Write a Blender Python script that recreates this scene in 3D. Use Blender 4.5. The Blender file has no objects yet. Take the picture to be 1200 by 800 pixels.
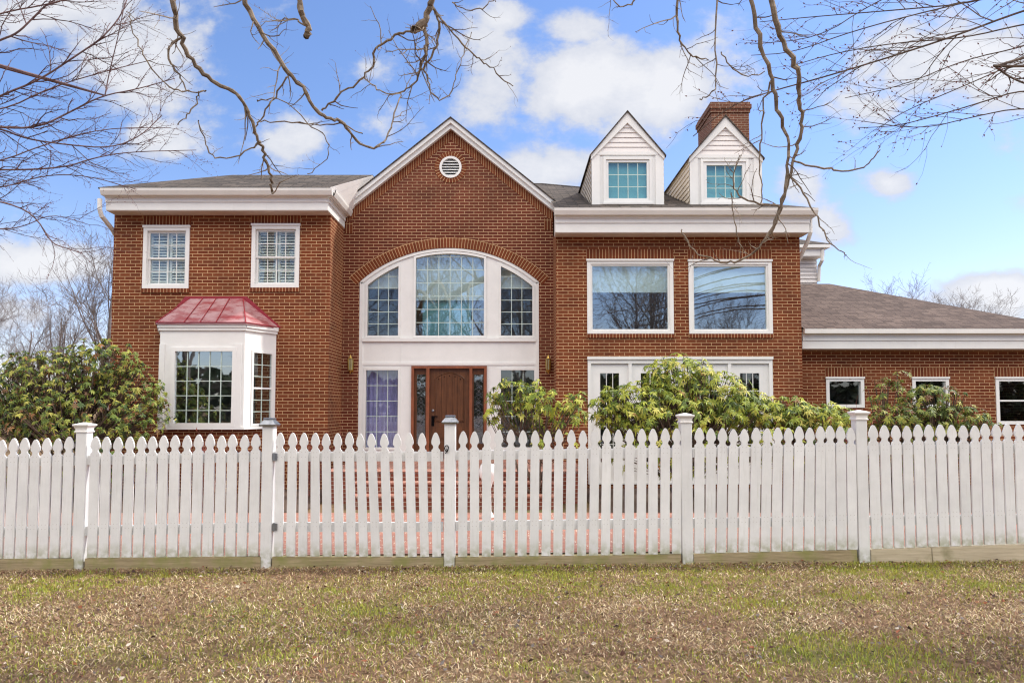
import bpy, math, random
import numpy as np
from mathutils import Vector, Matrix, noise as mnoise
from mathutils.geometry import tessellate_polygon
R = math.radians
rnd = random.Random(7)
scene = bpy.context.scene
COL = scene.collection

# ------------------------------------------------------------------ camera
F = 800.0; CZ = 1.55; TILT = R(3.0); PX0, PY0 = 600.0, 436.0
cam_d = bpy.data.cameras.new('camera'); cam = bpy.data.objects.new('camera', cam_d); COL.objects.link(cam)
cam.location = (0, 0, CZ); cam.rotation_euler = (R(90) + TILT, 0, 0)
cam_d.sensor_width = 36; cam_d.lens = 24; cam_d.shift_y = 36 / 1200.0
cam_d.clip_start = .05; cam_d.clip_end = 2000
scene.camera = cam
_fw = Vector((0, math.cos(TILT), math.sin(TILT))); _up = Vector((0, -math.sin(TILT), math.cos(TILT)))
def ray(px, py):
    return _fw + Vector((1, 0, 0)) * ((px - PX0) / F) + _up * ((PY0 - py) / F)
def P(px, py, Y):
    d = ray(px, py); return Vector((0, 0, CZ)) + d * (Y / d.y)
def X(px, Y, py=400): return P(px, py, Y).x
def Z(py, Y, px=600): return P(px, py, Y).z

# ------------------------------------------------------------------ materials
def nodes(m):
    m.use_nodes = True; nt = m.node_tree; nt.nodes.clear(); return nt
class NT:
    def __init__(s, nt): s.nt = nt
    def n(s, typ, **kw):
        x = s.nt.nodes.new(typ)
        for k, v in kw.items():
            if k.startswith('i_'):
                key = k[2:]
                key = int(key) if key.isdigit() else key.replace('_', ' ')
                x.inputs[key].default_value = v
            else: setattr(x, k, v)
        return x
    def l(s, a, b): s.nt.links.new(a, b)
    def math(s, op, a, b=None, c=None, clamp=False):
        x = s.nt.nodes.new('ShaderNodeMath'); x.operation = op; x.use_clamp = clamp
        for i, v in enumerate((a, b, c)):
            if v is None: continue
            if isinstance(v, (int, float)): x.inputs[i].default_value = v
            else: s.l(v, x.inputs[i])
        return x.outputs[0]
    def mix(s, fac, a, b, blend='MIX'):
        x = s.nt.nodes.new('ShaderNodeMix'); x.data_type = 'RGBA'; x.blend_type = blend
        for sock, v in ((x.inputs[0], fac), (x.inputs[6], a), (x.inputs[7], b)):
            if isinstance(v, (int, float)): sock.default_value = v
            elif isinstance(v, (tuple, list)): sock.default_value = tuple(v) + ((1,) if len(v) == 3 else ())
            else: s.l(v, sock)
        return x.outputs[2]
    def ramp(s, fac, stops):
        x = s.nt.nodes.new('ShaderNodeValToRGB'); e = x.color_ramp.elements
        while len(e) < len(stops): e.new(.5)
        for i, (p, c) in enumerate(stops):
            e[i].position = p; e[i].color = (c, c, c, 1) if isinstance(c, (int, float)) else tuple(c) + (1,)
        s.l(fac, x.inputs[0]); return x.outputs[0]
    def noise(s, vec, scale, detail=4, rough=.55):
        x = s.n('ShaderNodeTexNoise'); x.inputs['Scale'].default_value = scale
        x.inputs['Detail'].default_value = detail; x.inputs['Roughness'].default_value = rough
        if vec is not None: s.l(vec, x.inputs['Vector'])
        return x.outputs['Fac']
    def finish(s, color, rough=.6, bump=None, bump_d=.005, spec=.5, metallic=0, strength=.6):
        b = s.n('ShaderNodeBsdfPrincipled'); o = s.n('ShaderNodeOutputMaterial')
        for sock, v in ((b.inputs['Base Color'], color), (b.inputs['Roughness'], rough)):
            if isinstance(v, (int, float)): sock.default_value = v
            elif isinstance(v, (tuple, list)): sock.default_value = tuple(v) + ((1,) if len(v) == 3 else ())
            else: s.l(v, sock)
        b.inputs['Specular IOR Level'].default_value = spec; b.inputs['Metallic'].default_value = metallic
        if bump is not None:
            bp = s.n('ShaderNodeBump'); bp.inputs['Distance'].default_value = bump_d; bp.inputs['Strength'].default_value = strength
            s.l(bump, bp.inputs['Height']); s.l(bp.outputs[0], b.inputs['Normal'])
        s.l(b.outputs[0], o.inputs[0]); return b
def new(name):
    m = bpy.data.materials.new(name); t = NT(nodes(m)); return m, t

def m_brick(name, c1, c2, mortar, offset=.5, bw=.2135, rh=.0677, ms=.0052, tint=1.0):
    m, t = new(name)
    uv = t.n('ShaderNodeTexCoord').outputs['UV']
    b = t.n('ShaderNodeTexBrick', offset=offset, offset_frequency=2, squash=1.0)
    t.l(uv, b.inputs['Vector'])
    b.inputs['Scale'].default_value = 1; b.inputs['Brick Width'].default_value = bw; b.inputs['Row Height'].default_value = rh
    b.inputs['Mortar Size'].default_value = ms; b.inputs['Mortar Smooth'].default_value = .15; b.inputs['Bias'].default_value = -.1
    b.inputs['Color1'].default_value = tuple(c1) + (1,); b.inputs['Color2'].default_value = tuple(c2) + (1,)
    b.inputs['Mortar'].default_value = tuple(mortar) + (1,)
    n1 = t.noise(uv, 1.3, 3); n2 = t.noise(uv, 45, 4)
    # odd dark, flashed bricks: one value per brick
    mp = t.n('ShaderNodeTexBrick', offset=offset, offset_frequency=2, squash=1.0); t.l(uv, mp.inputs['Vector'])
    for k, v in (('Scale', 1), ('Brick Width', bw), ('Row Height', rh), ('Mortar Size', 0), ('Bias', -.35)): mp.inputs[k].default_value = v
    mp.inputs['Color1'].default_value = (1, 1, 1, 1); mp.inputs['Color2'].default_value = (.42, .40, .46, 1)
    col = t.mix(1, b.outputs['Color'], t.ramp(n1, [(.25, .72), (.75, 1.2)]), 'MULTIPLY')
    col = t.mix(t.math('SUBTRACT', 1, b.outputs['Fac']), col, t.mix(1, col, mp.outputs['Color'], 'MULTIPLY'))
    col = t.mix(1, col, t.ramp(n2, [(.2, .8), (.8, 1.18)]), 'MULTIPLY')
    h = t.math('ADD', t.math('MULTIPLY', b.outputs['Fac'], -1), t.math('MULTIPLY', n2, .3))
    t.finish(col, .85, h, .006, spec=.25)
    return m
def m_paint(name, c, rough=.45, var=.1, dirt=None, scale=3, grain=0, streak=None):
    m, t = new(name)
    oc0 = t.n('ShaderNodeTexCoord').outputs['Object']
    oi = t.n('ShaderNodeObjectInfo').outputs['Random']
    va = t.n('ShaderNodeVectorMath', operation='ADD'); t.l(oc0, va.inputs[0]); t.l(t.math('MULTIPLY', oi, 60), va.inputs[1]); oc = va.outputs[0]
    n = t.noise(oc, scale, 6, .65)
    col = t.mix(1, c, t.ramp(n, [(.3, 1 - var), (.7, 1.0)]), 'MULTIPLY')
    col = t.mix(1, col, t.ramp(oi, [(0, 1 - var * .5), (1, 1.0)]), 'MULTIPLY')
    if dirt:
        nd = t.noise(oc, 38, 5, .7)
        col = t.mix(t.ramp(nd, [(.66, 0), (.76, .55)]), col, dirt)
        ns = t.n('ShaderNodeMapping'); t.l(oc, ns.inputs[0]); ns.inputs['Scale'].default_value = (22, 22, 1.2)
        col = t.mix(t.ramp(t.noise(ns.outputs[0], 2.2, 5, .7), [(.56, 0), (.8, .4)]), col, dirt)
        sx = t.n('ShaderNodeSeparateXYZ'); t.l(oc0, sx.inputs[0])
        foot = t.math('MULTIPLY', t.ramp(sx.outputs[2], [(.0, 1), (.16, 0)]), t.ramp(t.noise(oc, 14, 4), [(.35, 0), (.6, .8)]))
        if name == 'fence_paint':
            col = t.mix(foot, col, (.30, .31, .17))
            ax = t.math('ABSOLUTE', t.math('SUBTRACT', t.math('ABSOLUTE', sx.outputs[0]), .018))
            for zz in (.30, .345, 1.0, 1.05):
                dz_ = t.math('SUBTRACT', sx.outputs[2], zz)
                d2 = t.math('ADD', t.math('MULTIPLY', ax, ax), t.math('MULTIPLY', dz_, dz_))
                col = t.mix(t.math('MULTIPLY', t.math('LESS_THAN', d2, 2.0e-5), .4), col, (.28, .24, .2))
    if streak:
        ns = t.n('ShaderNodeMapping'); t.l(oc, ns.inputs[0]); ns.inputs['Scale'].default_value = (9, 9, .9)
        col = t.mix(t.ramp(t.noise(ns.outputs[0], 2.0, 6, .7), [(.58, 0), (.8, .22)]), col, streak)
    h = None
    if grain:
        mp = t.n('ShaderNodeMapping'); t.l(oc, mp.inputs[0]); mp.inputs['Scale'].default_value = (60, 60, 3)
        h = t.noise(mp.outputs[0], grain, 4)
    else: h = t.noise(oc, 25, 3)
    t.finish(col, rough, h, .002, strength=.35)
    return m
def m_wood(name, c1, c2, scale=(30, 30, 1.5), rough=.4, bump=.002, spec=.4):
    m, t = new(name)
    oc = t.n('ShaderNodeTexCoord').outputs['Object']
    mp = t.n('ShaderNodeMapping'); t.l(oc, mp.inputs[0]); mp.inputs['Scale'].default_value = scale
    n = t.noise(mp.outputs[0], 1.5, 6, .65); n2 = t.noise(oc, 6, 3)
    col = t.mix(t.ramp(n, [(.3, 0), (.7, 1)]), c1, c2)
    col = t.mix(1, col, t.ramp(n2, [(.3, .8), (.7, 1.1)]), 'MULTIPLY')
    t.finish(col, rough, n, bump, spec=spec); return m
def m_shingle(name, c1, c2, c3):
    m, t = new(name)
    uv = t.n('ShaderNodeTexCoord').outputs['UV']
    b = t.n('ShaderNodeTexBrick', offset=.37, offset_frequency=1, squash=1.4, squash_frequency=3); t.l(uv, b.inputs['Vector'])
    for k, v in (('Scale', 1), ('Brick Width', .21), ('Row Height', .14), ('Mortar Size', .007), ('Bias', 0), ('Mortar Smooth', .4)): b.inputs[k].default_value = v
    b.inputs['Color1'].default_value = tuple(c1) + (1,); b.inputs['Color2'].default_value = tuple(c2) + (1,); b.inputs['Mortar'].default_value = tuple(c3) + (1,)
    n = t.noise(uv, 70, 4); n2 = t.noise(uv, .8, 3)
    col = t.mix(1, b.outputs['Color'], t.ramp(n, [(.25, .6), (.75, 1.35)]), 'MULTIPLY')
    col = t.mix(1, col, t.ramp(n2, [(.3, .85), (.7, 1.12)]), 'MULTIPLY')
    t.finish(col, .95, t.math('ADD', t.math('MULTIPLY', b.outputs['Fac'], -1), n), .01, spec=.15); return m
def m_attr(name, rough=.5, trans=.25, spec=.4):
    m, t = new(name)
    a = t.n('ShaderNodeVertexColor', layer_name='tint')
    b = t.finish(a.outputs[0], rough, spec=spec)
    if trans:
        tr = t.n('ShaderNodeBsdfTranslucent'); t.l(a.outputs[0], tr.inputs[0])
        mx = t.n('ShaderNodeMixShader'); mx.inputs[0].default_value = trans
        o = [x for x in t.nt.nodes if x.type == 'OUTPUT_MATERIAL'][0]
        t.l(b.outputs[0], mx.inputs[1]); t.l(tr.outputs[0], mx.inputs[2]); t.l(mx.outputs[0], o.inputs[0])
    return m
def m_glass(name, refl=.32, tint=(.62, .74, .74), wav=.002):
    m, t = new(name)
    oc = t.n('ShaderNodeTexCoord').outputs['Object']
    bp = t.n('ShaderNodeBump'); bp.inputs['Distance'].default_value = wav; bp.inputs['Strength'].default_value = .4
    t.l(t.noise(oc, 3.5, 2), bp.inputs['Height'])
    g = t.n('ShaderNodeBsdfGlossy'); g.inputs['Roughness'].default_value = .015; g.inputs['Color'].default_value = (.86, .95, .97, 1)
    t.l(bp.outputs[0], g.inputs['Normal'])
    bf = t.n('ShaderNodeNewGeometry').outputs['Backfacing']
    tr = t.n('ShaderNodeBsdfTransparent'); t.l(t.mix(bf, tint, (1, 1, 1)), tr.inputs['Color'])
    fr = t.n('ShaderNodeFresnel'); fr.inputs['IOR'].default_value = 1.5
    mx = t.n('ShaderNodeMixShader'); t.l(t.math('MULTIPLY', t.math('ADD', fr.outputs[0], refl, clamp=True), t.math('SUBTRACT', 1, bf)), mx.inputs[0])
    t.l(tr.outputs[0], mx.inputs[1]); t.l(g.outputs[0], mx.inputs[2])
    o = t.n('ShaderNodeOutputMaterial'); t.l(mx.outputs[0], o.inputs[0]); return m
def m_simple(name, c, rough=.5, metallic=0, spec=.5, var=.12, scale=8):
    m, t = new(name)
    oc = t.n('ShaderNodeTexCoord').outputs['Object']
    n = t.noise(oc, scale, 4)
    t.finish(t.mix(1, c, t.ramp(n, [(.3, 1 - var), (.7, 1 + var)]), 'MULTIPLY'), rough, n, .002, spec=spec, metallic=metallic, strength=.3); return m

M = {}
BR1, BR2, MOR = (.135, .032, .012), (.275, .074, .025), (.60, .40, .215)
M['brick'] = m_brick('brick_wall', BR1, BR2, MOR)
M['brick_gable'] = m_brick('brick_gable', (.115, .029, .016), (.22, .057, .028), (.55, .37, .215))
M['soldier'] = m_brick('brick_soldier', BR1, BR2, MOR, offset=0, bw=.24)
M['chim'] = m_brick('brick_chimney', (.16, .058, .034), (.25, .10, .055), (.42, .33, .24))
M['paver'] = m_brick('brick_paver', (.32, .135, .095), (.43, .205, .15), (.50, .40, .32), bw=.205, rh=.105, ms=.006)
M['step'] = m_brick('brick_step', (.20, .055, .032), (.30, .09, .055), (.40, .32, .25), ms=.006)
M['trim'] = m_paint('white_trim', (.82, .825, .805), .4, .08, streak=(.52, .48, .42))
M['trimside'] = m_paint('white_siding', (.77, .74, .72), .5, .07)
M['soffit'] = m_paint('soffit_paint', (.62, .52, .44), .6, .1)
M['fence'] = m_paint('fence_paint', (.80, .80, .785), .55, .16, dirt=(.40, .39, .31), grain=2)
M['gutter'] = m_paint('gutter_paint', (.77, .755, .72), .35, .1, streak=(.42, .38, .33))
M['cream'] = m_paint('cream_siding', (.74, .66, .54), .5, .08)
M['shingle'] = m_shingle('shingle_roof', (.066, .058, .051), (.125, .104, .088), (.025, .022, .02))
M['shingle_garage'] = m_shingle('shingle_roof_brown', (.088, .065, .056), (.145, .108, .091), (.035, .027, .023))
M['dark'] = m_simple('dark_edge', (.04, .04, .042), .8)
M['glass'] = m_glass('window_glass', .12, (.80, .88, .88), .0006)
M['glass_sky'] = m_glass('picture_glass', .36, (.84, .94, .95), .0006)
M['grille'] = m_simple('grille_paint', (.55, .66, .60), .45, var=.05)
M['shutter'] = m_simple('shutter_paint', (.88, .84, .75), .5, var=.05)
M['blind'] = m_simple('blind_fabric', (.88, .93, .89), .7, var=.05)
M['room'] = m_simple('room_wall', (.20, .19, .18), .9)
M['door'] = m_wood('door_wood', (.075, .029, .011), (.15, .057, .021), (22, 22, 1.2), .35)
M['doorframe'] = m_wood('door_frame_wood', (.20, .062, .026), (.30, .098, .044), (20, 20, 1.5), .42)
M['leaded'] = m_glass('leaded_glass', .22, (.75, .78, .70), .02)
M['black'] = m_simple('black_metal', (.015, .015, .017), .35, 1, .5)
M['brass'] = m_simple('brass', (.62, .43, .12), .28, 1)
M['lampglass'] = m_simple('lamp_glass', (.34, .33, .22), .1)
M['lead'] = m_simple('grey_metal_cap', (.30, .32, .35), .38, .9, var=.25, scale=20)
M['capwhite'] = m_paint('cap_paint', (.82, .80, .77), .5, .12, dirt=(.35, .33, .30))
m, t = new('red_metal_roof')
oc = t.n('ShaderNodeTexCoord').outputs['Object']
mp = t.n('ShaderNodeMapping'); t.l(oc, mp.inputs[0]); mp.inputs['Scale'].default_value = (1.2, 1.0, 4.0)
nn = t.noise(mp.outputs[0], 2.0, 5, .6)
col = t.mix(t.ramp(nn, [(.34, .08), (.6, .62)]), (.25, .026, .036), (.52, .42, .43))  # pale patches: faded paint, plus cloud reflection put into the colour
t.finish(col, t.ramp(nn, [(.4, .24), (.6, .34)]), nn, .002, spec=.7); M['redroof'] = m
M['redtrim'] = m_simple('red_metal_trim', (.27, .018, .030), .35, spec=.6)
# treated timber edging, with moss
m, t = new('treated_timber')
oc = t.n('ShaderNodeTexCoord').outputs['Object']; oi = t.n('ShaderNodeObjectInfo').outputs['Random']
mp = t.n('ShaderNodeMapping'); t.l(oc, mp.inputs[0]); mp.inputs['Scale'].default_value = (2, 30, 30)
n1 = t.noise(mp.outputs[0], 1.2, 6, .7); n2 = t.noise(oc, 5, 4)
col = t.mix(t.ramp(n1, [(.3, 0), (.7, 1)]), (.19, .145, .075), (.42, .34, .20))
col = t.mix(t.ramp(n2, [(.45, 0), (.65, .75)]), col, (.20, .21, .05))
t.finish(col, .85, n1, .004); M['timber'] = m
m, t = new('pale_timber')
oc = t.n('ShaderNodeTexCoord').outputs['Object']
mp = t.n('ShaderNodeMapping'); t.l(oc, mp.inputs[0]); mp.inputs['Scale'].default_value = (2, 30, 30)
n1 = t.noise(mp.outputs[0], 1.2, 6, .7); n2 = t.noise(oc, 4, 4)
col = t.mix(t.ramp(n1, [(.3, 0), (.7, 1)]), (.36, .30, .20), (.56, .48, .34))
col = t.mix(t.ramp(n2, [(.5, 0), (.68, .6)]), col, (.15, .15, .05))
t.finish(col, .85, n1, .004); M['timber_pale'] = m
# soil / thatch
m, t = new('lawn_soil')
oc = t.n('ShaderNodeTexCoord').outputs['Object']
n1 = t.noise(oc, .7, 5); n2 = t.noise(oc, 22, 6, .7); n3 = t.noise(oc, 90, 4)
col = t.mix(t.ramp(n2, [(.3, 0), (.7, 1)]), (.10, .062, .036), (.25, .165, .095))
col = t.mix(t.ramp(n1, [(.52, 0), (.68, .55)]), col, (.085, .12, .03))
col = t.mix(1, col, t.ramp(n3, [(.25, .55), (.75, 1.35)]), 'MULTIPLY')
t.finish(col, .95, n2, .02, spec=.1); M['soil'] = m
M['mulch'] = m_simple('mulch', (.075, .045, .03), .95, var=.5, scale=40)
M['leaf'] = m_attr('rhododendron_leaf', .5, .25, .28)
M['grass'] = m_attr('grass_blade', .7, .2, .2)
M['litter'] = m_attr('dead_leaf', .75, .15, .2)
M['stem'] = m_simple('shrub_stem', (.10, .07, .05), .9, var=.3)
M['redtwig'] = m_simple('red_twig', (.20, .055, .04), .8, var=.3)
def m_bark(name, c1, c2):
    m, t = new(name)
    oc = t.n('ShaderNodeTexCoord').outputs['Object']
    n = t.noise(oc, 9, 6, .7)
    t.finish(t.mix(t.ramp(n, [(.35, 0), (.65, 1)]), c1, c2), .9, n, .01, spec=.2); return m
M['barkB'] = m_bark('grey_bark', (.13, .10, .075), (.30, .24, .18))
M['barkA'] = m_bark('purple_bark', (.10, .062, .066), (.20, .13, .125))
M['barkC'] = m_bark('brown_bark', (.08, .06, .052), (.18, .135, .11))
M['barkF'] = m_bark('far_bark', (.13, .105, .10), (.22, .185, .17))
M['bud'] = m_simple('bud', (.16, .045, .04), .7)
M['white_glaze'] = m_simple('white_glaze', (.8, .8, .78), .25, var=.05)

# ------------------------------------------------------------------ mesh builder
class MB:
    def __init__(s): s.v = []; s.f = []; s.uv = []; s.smooth = False; s.tint = None
    def poly(s, pts, uv=None):
        i = len(s.v); s.v += [tuple(p) for p in pts]; s.f.append(tuple(range(i, i + len(pts)))); s.uv.append(uv); return s
    def box(s, x0, x1, y0, y1, z0, z1, uvfn=None):
        x0, x1 = min(x0, x1), max(x0, x1); y0, y1 = min(y0, y1), max(y0, y1); z0, z1 = min(z0, z1), max(z0, z1)
        c = [(x0, y0, z0), (x1, y0, z0), (x1, y1, z0), (x0, y1, z0), (x0, y0, z1), (x1, y0, z1), (x1, y1, z1), (x0, y1, z1)]
        for q in ((0, 1, 5, 4), (1, 2, 6, 5), (2, 3, 7, 6), (3, 0, 4, 7), (4, 5, 6, 7), (3, 2, 1, 0)):
            s.poly([c[k] for k in q], [uvfn(c[k]) for k in q] if uvfn else None)
        return s
    def prism(s, pts, y0, y1, uvfn=None):
        """outline in (x, z), anticlockwise seen from the front (-Y), from y0 (front) to y1"""
        n = len(pts)
        tri = tessellate_polygon([[Vector((p[0], p[1], 0)) for p in pts]])
        for yy, flip in ((y0, False), (y1, True)):
            for tr in tri:
                a, b, c = [pts[k] for k in tr]
                ar = (b[0] - a[0]) * (c[1] - a[1]) - (c[0] - a[0]) * (b[1] - a[1])
                o = [a, b, c] if (ar > 0) != flip else [a, c, b]
                s.poly([(p[0], yy, p[1]) for p in o], [uvfn((p[0], yy, p[1])) for p in o] if uvfn else None)
        ar = sum(pts[k][0] * pts[(k + 1) % n][1] - pts[(k + 1) % n][0] * pts[k][1] for k in range(n))
        for k in range(n):
            a, b = pts[k], pts[(k + 1) % n]
            if ar < 0: a, b = b, a
            q = [(b[0], y0, b[1]), (a[0], y0, a[1]), (a[0], y1, a[1]), (b[0], y1, b[1])]
            s.poly(q, [uvfn(p) for p in q] if uvfn else None)
        return s
    def wall(s, outer, holes, y, depth=.12, uvfn=None):
        """front sheet at y facing -Y, with reveals going back at the holes"""
        loops = [[Vector((p[0], p[1], 0)) for p in outer]] + [[Vector((p[0], p[1], 0)) for p in h] for h in holes]
        flat = [p for l in loops for p in l]
        for tr in tessellate_polygon(loops):
            a, b, c = [flat[k] for k in tr]
            ar = (b.x - a.x) * (c.y - a.y) - (c.x - a.x) * (b.y - a.y)
            if abs(ar) < 1e-9: continue
            o = (a, b, c) if ar > 0 else (a, c, b)
            s.poly([(p.x, y, p.y) for p in o])
        for h in holes:
            n = len(h); ar = sum(h[k][0] * h[(k + 1) % n][1] - h[(k + 1) % n][0] * h[k][1] for k in range(n))
            for k in range(n):
                a, b = h[k], h[(k + 1) % n]
                if ar < 0: a, b = b, a
                s.poly([(a[0], y, a[1]), (b[0], y, b[1]), (b[0], y + depth, b[1]), (a[0], y + depth, a[1])])
        return s
    def tube(s, pts, rad, n=5, cap=False):
        pts = [Vector(p) for p in pts]; m = len(pts); base = len(s.v)
        nrm = None
        for i in range(m):
            tan = (pts[min(i + 1, m - 1)] - pts[max(i - 1, 0)])
            if tan.length < 1e-9: tan = Vector((0, 0, 1))
            tan.normalize()
            if nrm is None:
                nrm = tan.orthogonal().normalized()
            else:
                nrm = nrm - tan * nrm.dot(tan)
                nrm = nrm.normalized() if nrm.length > 1e-6 else tan.orthogonal().normalized()
            bi = tan.cross(nrm); r = rad[i] if isinstance(rad, (list, tuple)) else rad
            for k in range(n):
                a = 2 * math.pi * k / n
                s.v.append(tuple(pts[i] + (nrm * math.cos(a) + bi * math.sin(a)) * r))
        for i in range(m - 1):
            for k in range(n):
                s.f.append((base + i * n + k, base + i * n + (k + 1) % n, base + (i + 1) * n + (k + 1) % n, base + (i + 1) * n + k)); s.uv.append(None)
        if cap:
            s.f.append(tuple(base + k for k in range(n))[::-1]); s.uv.append(None)
            s.f.append(tuple(base + (m - 1) * n + k for k in range(n))); s.uv.append(None)
        return s
    def lathe(s, cx, cy, prof, n=12):
        """profile of (radius, z)"""
        base = len(s.v)
        for r, z in prof:
            for k in range(n):
                a = 2 * math.pi * k / n; s.v.append((cx + r * math.cos(a), cy + r * math.sin(a), z))
        for i in range(len(prof) - 1):
            for k in range(n):
                s.f.append((base + i * n + k, base + i * n + (k + 1) % n, base + (i + 1) * n + (k + 1) % n, base + (i + 1) * n + k)); s.uv.append(None)
        s.f.append(tuple(base + k for k in range(n))[::-1]); s.uv.append(None)
        s.f.append(tuple(base + (len(prof) - 1) * n + k for k in range(n))); s.uv.append(None)
        return s
    def octa(s, p, d, L, r):
        p = Vector(p); d = Vector(d).normalized(); a = d.orthogonal().normalized(); b = d.cross(a); i = len(s.v)
        s.v += [tuple(p), tuple(p + d * L)] + [tuple(p + d * L * .4 + q * r) for q in (a, b, -a, -b)]
        for k in range(4):
            s.f.append((i, i + 2 + (k + 1) % 4, i + 2 + k)); s.uv.append(None)
            s.f.append((i + 1, i + 2 + k, i + 2 + (k + 1) % 4)); s.uv.append(None)
    def mesh(s, name, mat, bevel=None):
        me = bpy.data.meshes.new(name); me.from_pydata(s.v, [], s.f); me.materials.append(mat)
        if len(s.f) < 60000:
            ul = me.uv_layers.new(name='UVMap'); Zv = Vector((0, 0, 1))
            for p, uv in zip(me.polygons, s.uv):
                if uv:
                    for li, q in zip(p.loop_indices, uv): ul.data[li].uv = q
                else:
                    nn = p.normal; u = Zv.cross(nn)
                    if u.length < .05: u = Vector((1, 0, 0)); v = Vector((0, 1, 0))
                    else:
                        u.normalize(); v = nn.cross(u)
                    for li, vi in zip(p.loop_indices, p.vertices):
                        co = me.vertices[vi].co; ul.data[li].uv = (co.dot(u), co.dot(v))
        if s.smooth:
            for p in me.polygons: p.use_smooth = True
        return me
    def build(s, name, mat, parent=None):
        me = s.mesh(name, mat); o = bpy.data.objects.new(name, me); COL.objects.link(o)
        if parent is not None:
            o.parent = parent
            o.matrix_parent_inverse = Matrix.Translation(-Vector(world_loc(parent)))
        return o
_wl = {}
def world_loc(o):
    l = Vector(o.location)
    # children here are built in world coordinates under the root's translation, so only a root has an offset
    return l if o.parent is None else (0, 0, 0) if o.parent.parent is None and False else _root_off(o)
def _root_off(o):
    return Vector((0, 0, 0))
def tag(o, label=None, cat=None, group=None, kind=None):
    for k, v in (('label', label), ('category', cat), ('group', group), ('kind', kind)):
        if v: o[k] = v
    return o
def empty(name, loc, label, cat, group=None):
    o = bpy.data.objects.new(name, None); COL.objects.link(o); o.location = loc; o.empty_display_size = .2
    return tag(o, label, cat, group)

# ------------------------------------------------------------------ planes
YF = 7.0; YL = 14.0; YE = 15.1; YR = 14.2; YG = 14.8; YB = 13.27
def gz(x, y):
    xx = max(-12, min(12, x))
    lawn = -.045 + .0095 * xx
    if y <= 6.98: return lawn if y > -6 else -.05
    back = .055 + .0095 * xx
    t = min(1, max(0, (y - 7.06) / 4.0))
    hb = -.12
    if y < 7.06: return lawn + (back - lawn) * (y - 6.98) / .08
    return back * (1 - t) + hb * t

# ground sheet
xs = [-900, -400, -150, -60, -30, -20] + [-12 + .5 * i for i in range(49)] + [20, 30, 60, 150, 400, 900]
ys = [-900, -300, -100, -40, -20, -8, -6] + [-5 + .5 * i for i in range(24)] + [6.75, 6.98, 7.06, 7.5, 8, 9, 10, 11.06, 12, 14, 18, 25, 40, 80, 200, 500, 1200]
g = MB(); nx = len(xs)
for y in ys:
    for x in xs:
        b = .004 * mnoise.noise(Vector((x * 1.3, y * 1.3, 0))) if -5 < y < 6.7 and abs(x) < 13 else 0
        g.v.append((x, y, gz(x, y) + b))
for j in range(len(ys) - 1):
    for i in range(nx - 1):
        g.f.append((j * nx + i, j * nx + i + 1, (j + 1) * nx + i + 1, (j + 1) * nx + i)); g.uv.append(None)
g.smooth = True
tag(g.build('ground', M['soil']), kind='structure')
def sheet(x0, x1, y0, y1, dz):
    s = MB(); X_ = [x for x in [x0] + [x for x in xs if x0 < x < x1] + [x1]]; Y_ = [y0] + [y for y in ys if y0 < y < y1] + [y1]
    for a, b in zip(X_[:-1], X_[1:]):
        for c, d in zip(Y_[:-1], Y_[1:]):
            s.poly([(a, c, gz(a, c) + dz), (b, c, gz(b, c) + dz), (b, d, gz(b, d) + dz), (a, d, gz(a, d) + dz)])
    return s
tag(sheet(-8.5, 9.0, 7.10, 10.9, .012).build('brick_path', M['paver']), kind='structure')
tag(sheet(-12, -3.35, 10.9, 14.3, .02).build('mulch_bed', M['mulch']), kind='structure')
tag(sheet(1.35, 12, 10.9, 14.9, .02).build('mulch_bed', M['mulch']), kind='structure')

# ------------------------------------------------------------------ the house
H = empty('brick_house', (0, YE, -.12), 'two storey red brick house with centre gable, arched window and two dormers', 'house')
def rect(x0, x1, z0, z1): return [(x0, z0), (x1, z0), (x1, z1), (x0, z1)]
def R4(px0, px1, py0, py1, Y):
    """pixel rectangle (top py0, bottom py1) on the plane Y"""
    cx = (px0 + px1) / 2; cy = (py0 + py1) / 2
    return X(px0, Y, cy), X(px1, Y, cy), Z(py1, Y, cx), Z(py0, Y, cx)
def swap_uv(z0, x0):
    return lambda p: (p[2] - z0 + .018, p[0] - x0)
def lintel(x0, x1, z0, h, Y, parent=H, name='lintel'):
    MB().box(x0, x1, Y - .004, Y + .05, z0, z0 + h, swap_uv(z0, x0)).build(name, M['soldier'], parent)
def sill_row(x0, x1, z1, Y):
    MB().box(x0, x1, Y - .03, Y + .05, z1 - .085, z1, swap_uv(z1 - .085, x0)).build('brick_sill', M['soldier'], H)
def frame_bars(mb, x0, x1, z0, z1, w, y0, y1, wt=None, wb=None):
    wt = wt or w; wb = wb or w
    mb.box(x0, x0 + w, y0, y1, z0, z1); mb.box(x1 - w, x1, y0, y1, z0, z1)
    mb.box(x0 + w, x1 - w, y0 + .002, y1, z1 - wt, z1); mb.box(x0 + w, x1 - w, y0 + .002, y1, z0, z0 + wb)
def grille(x0, x1, z0, z1, cols, rows, y, parent, w=.014, mat='grille', name='grille'):
    g = MB()
    for i in range(1, cols):
        x = x0 + (x1 - x0) * i / cols; g.box(x - w / 2, x + w / 2, y - .005, y + .005, z0, z1)
    for j in range(1, rows):
        z = z0 + (z1 - z0) * j / rows; g.box(x0, x1, y - .003, y + .003, z - w / 2, z + w / 2)
    return g.build(name, M[mat], parent)
def pane(x0, x1, z0, z1, y, parent, mat='glass'):
    return MB().box(x0, x1, y, y + .006, z0, z1).build('pane', M[mat], parent)

ZB = -.3   # foot of the walls
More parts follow.
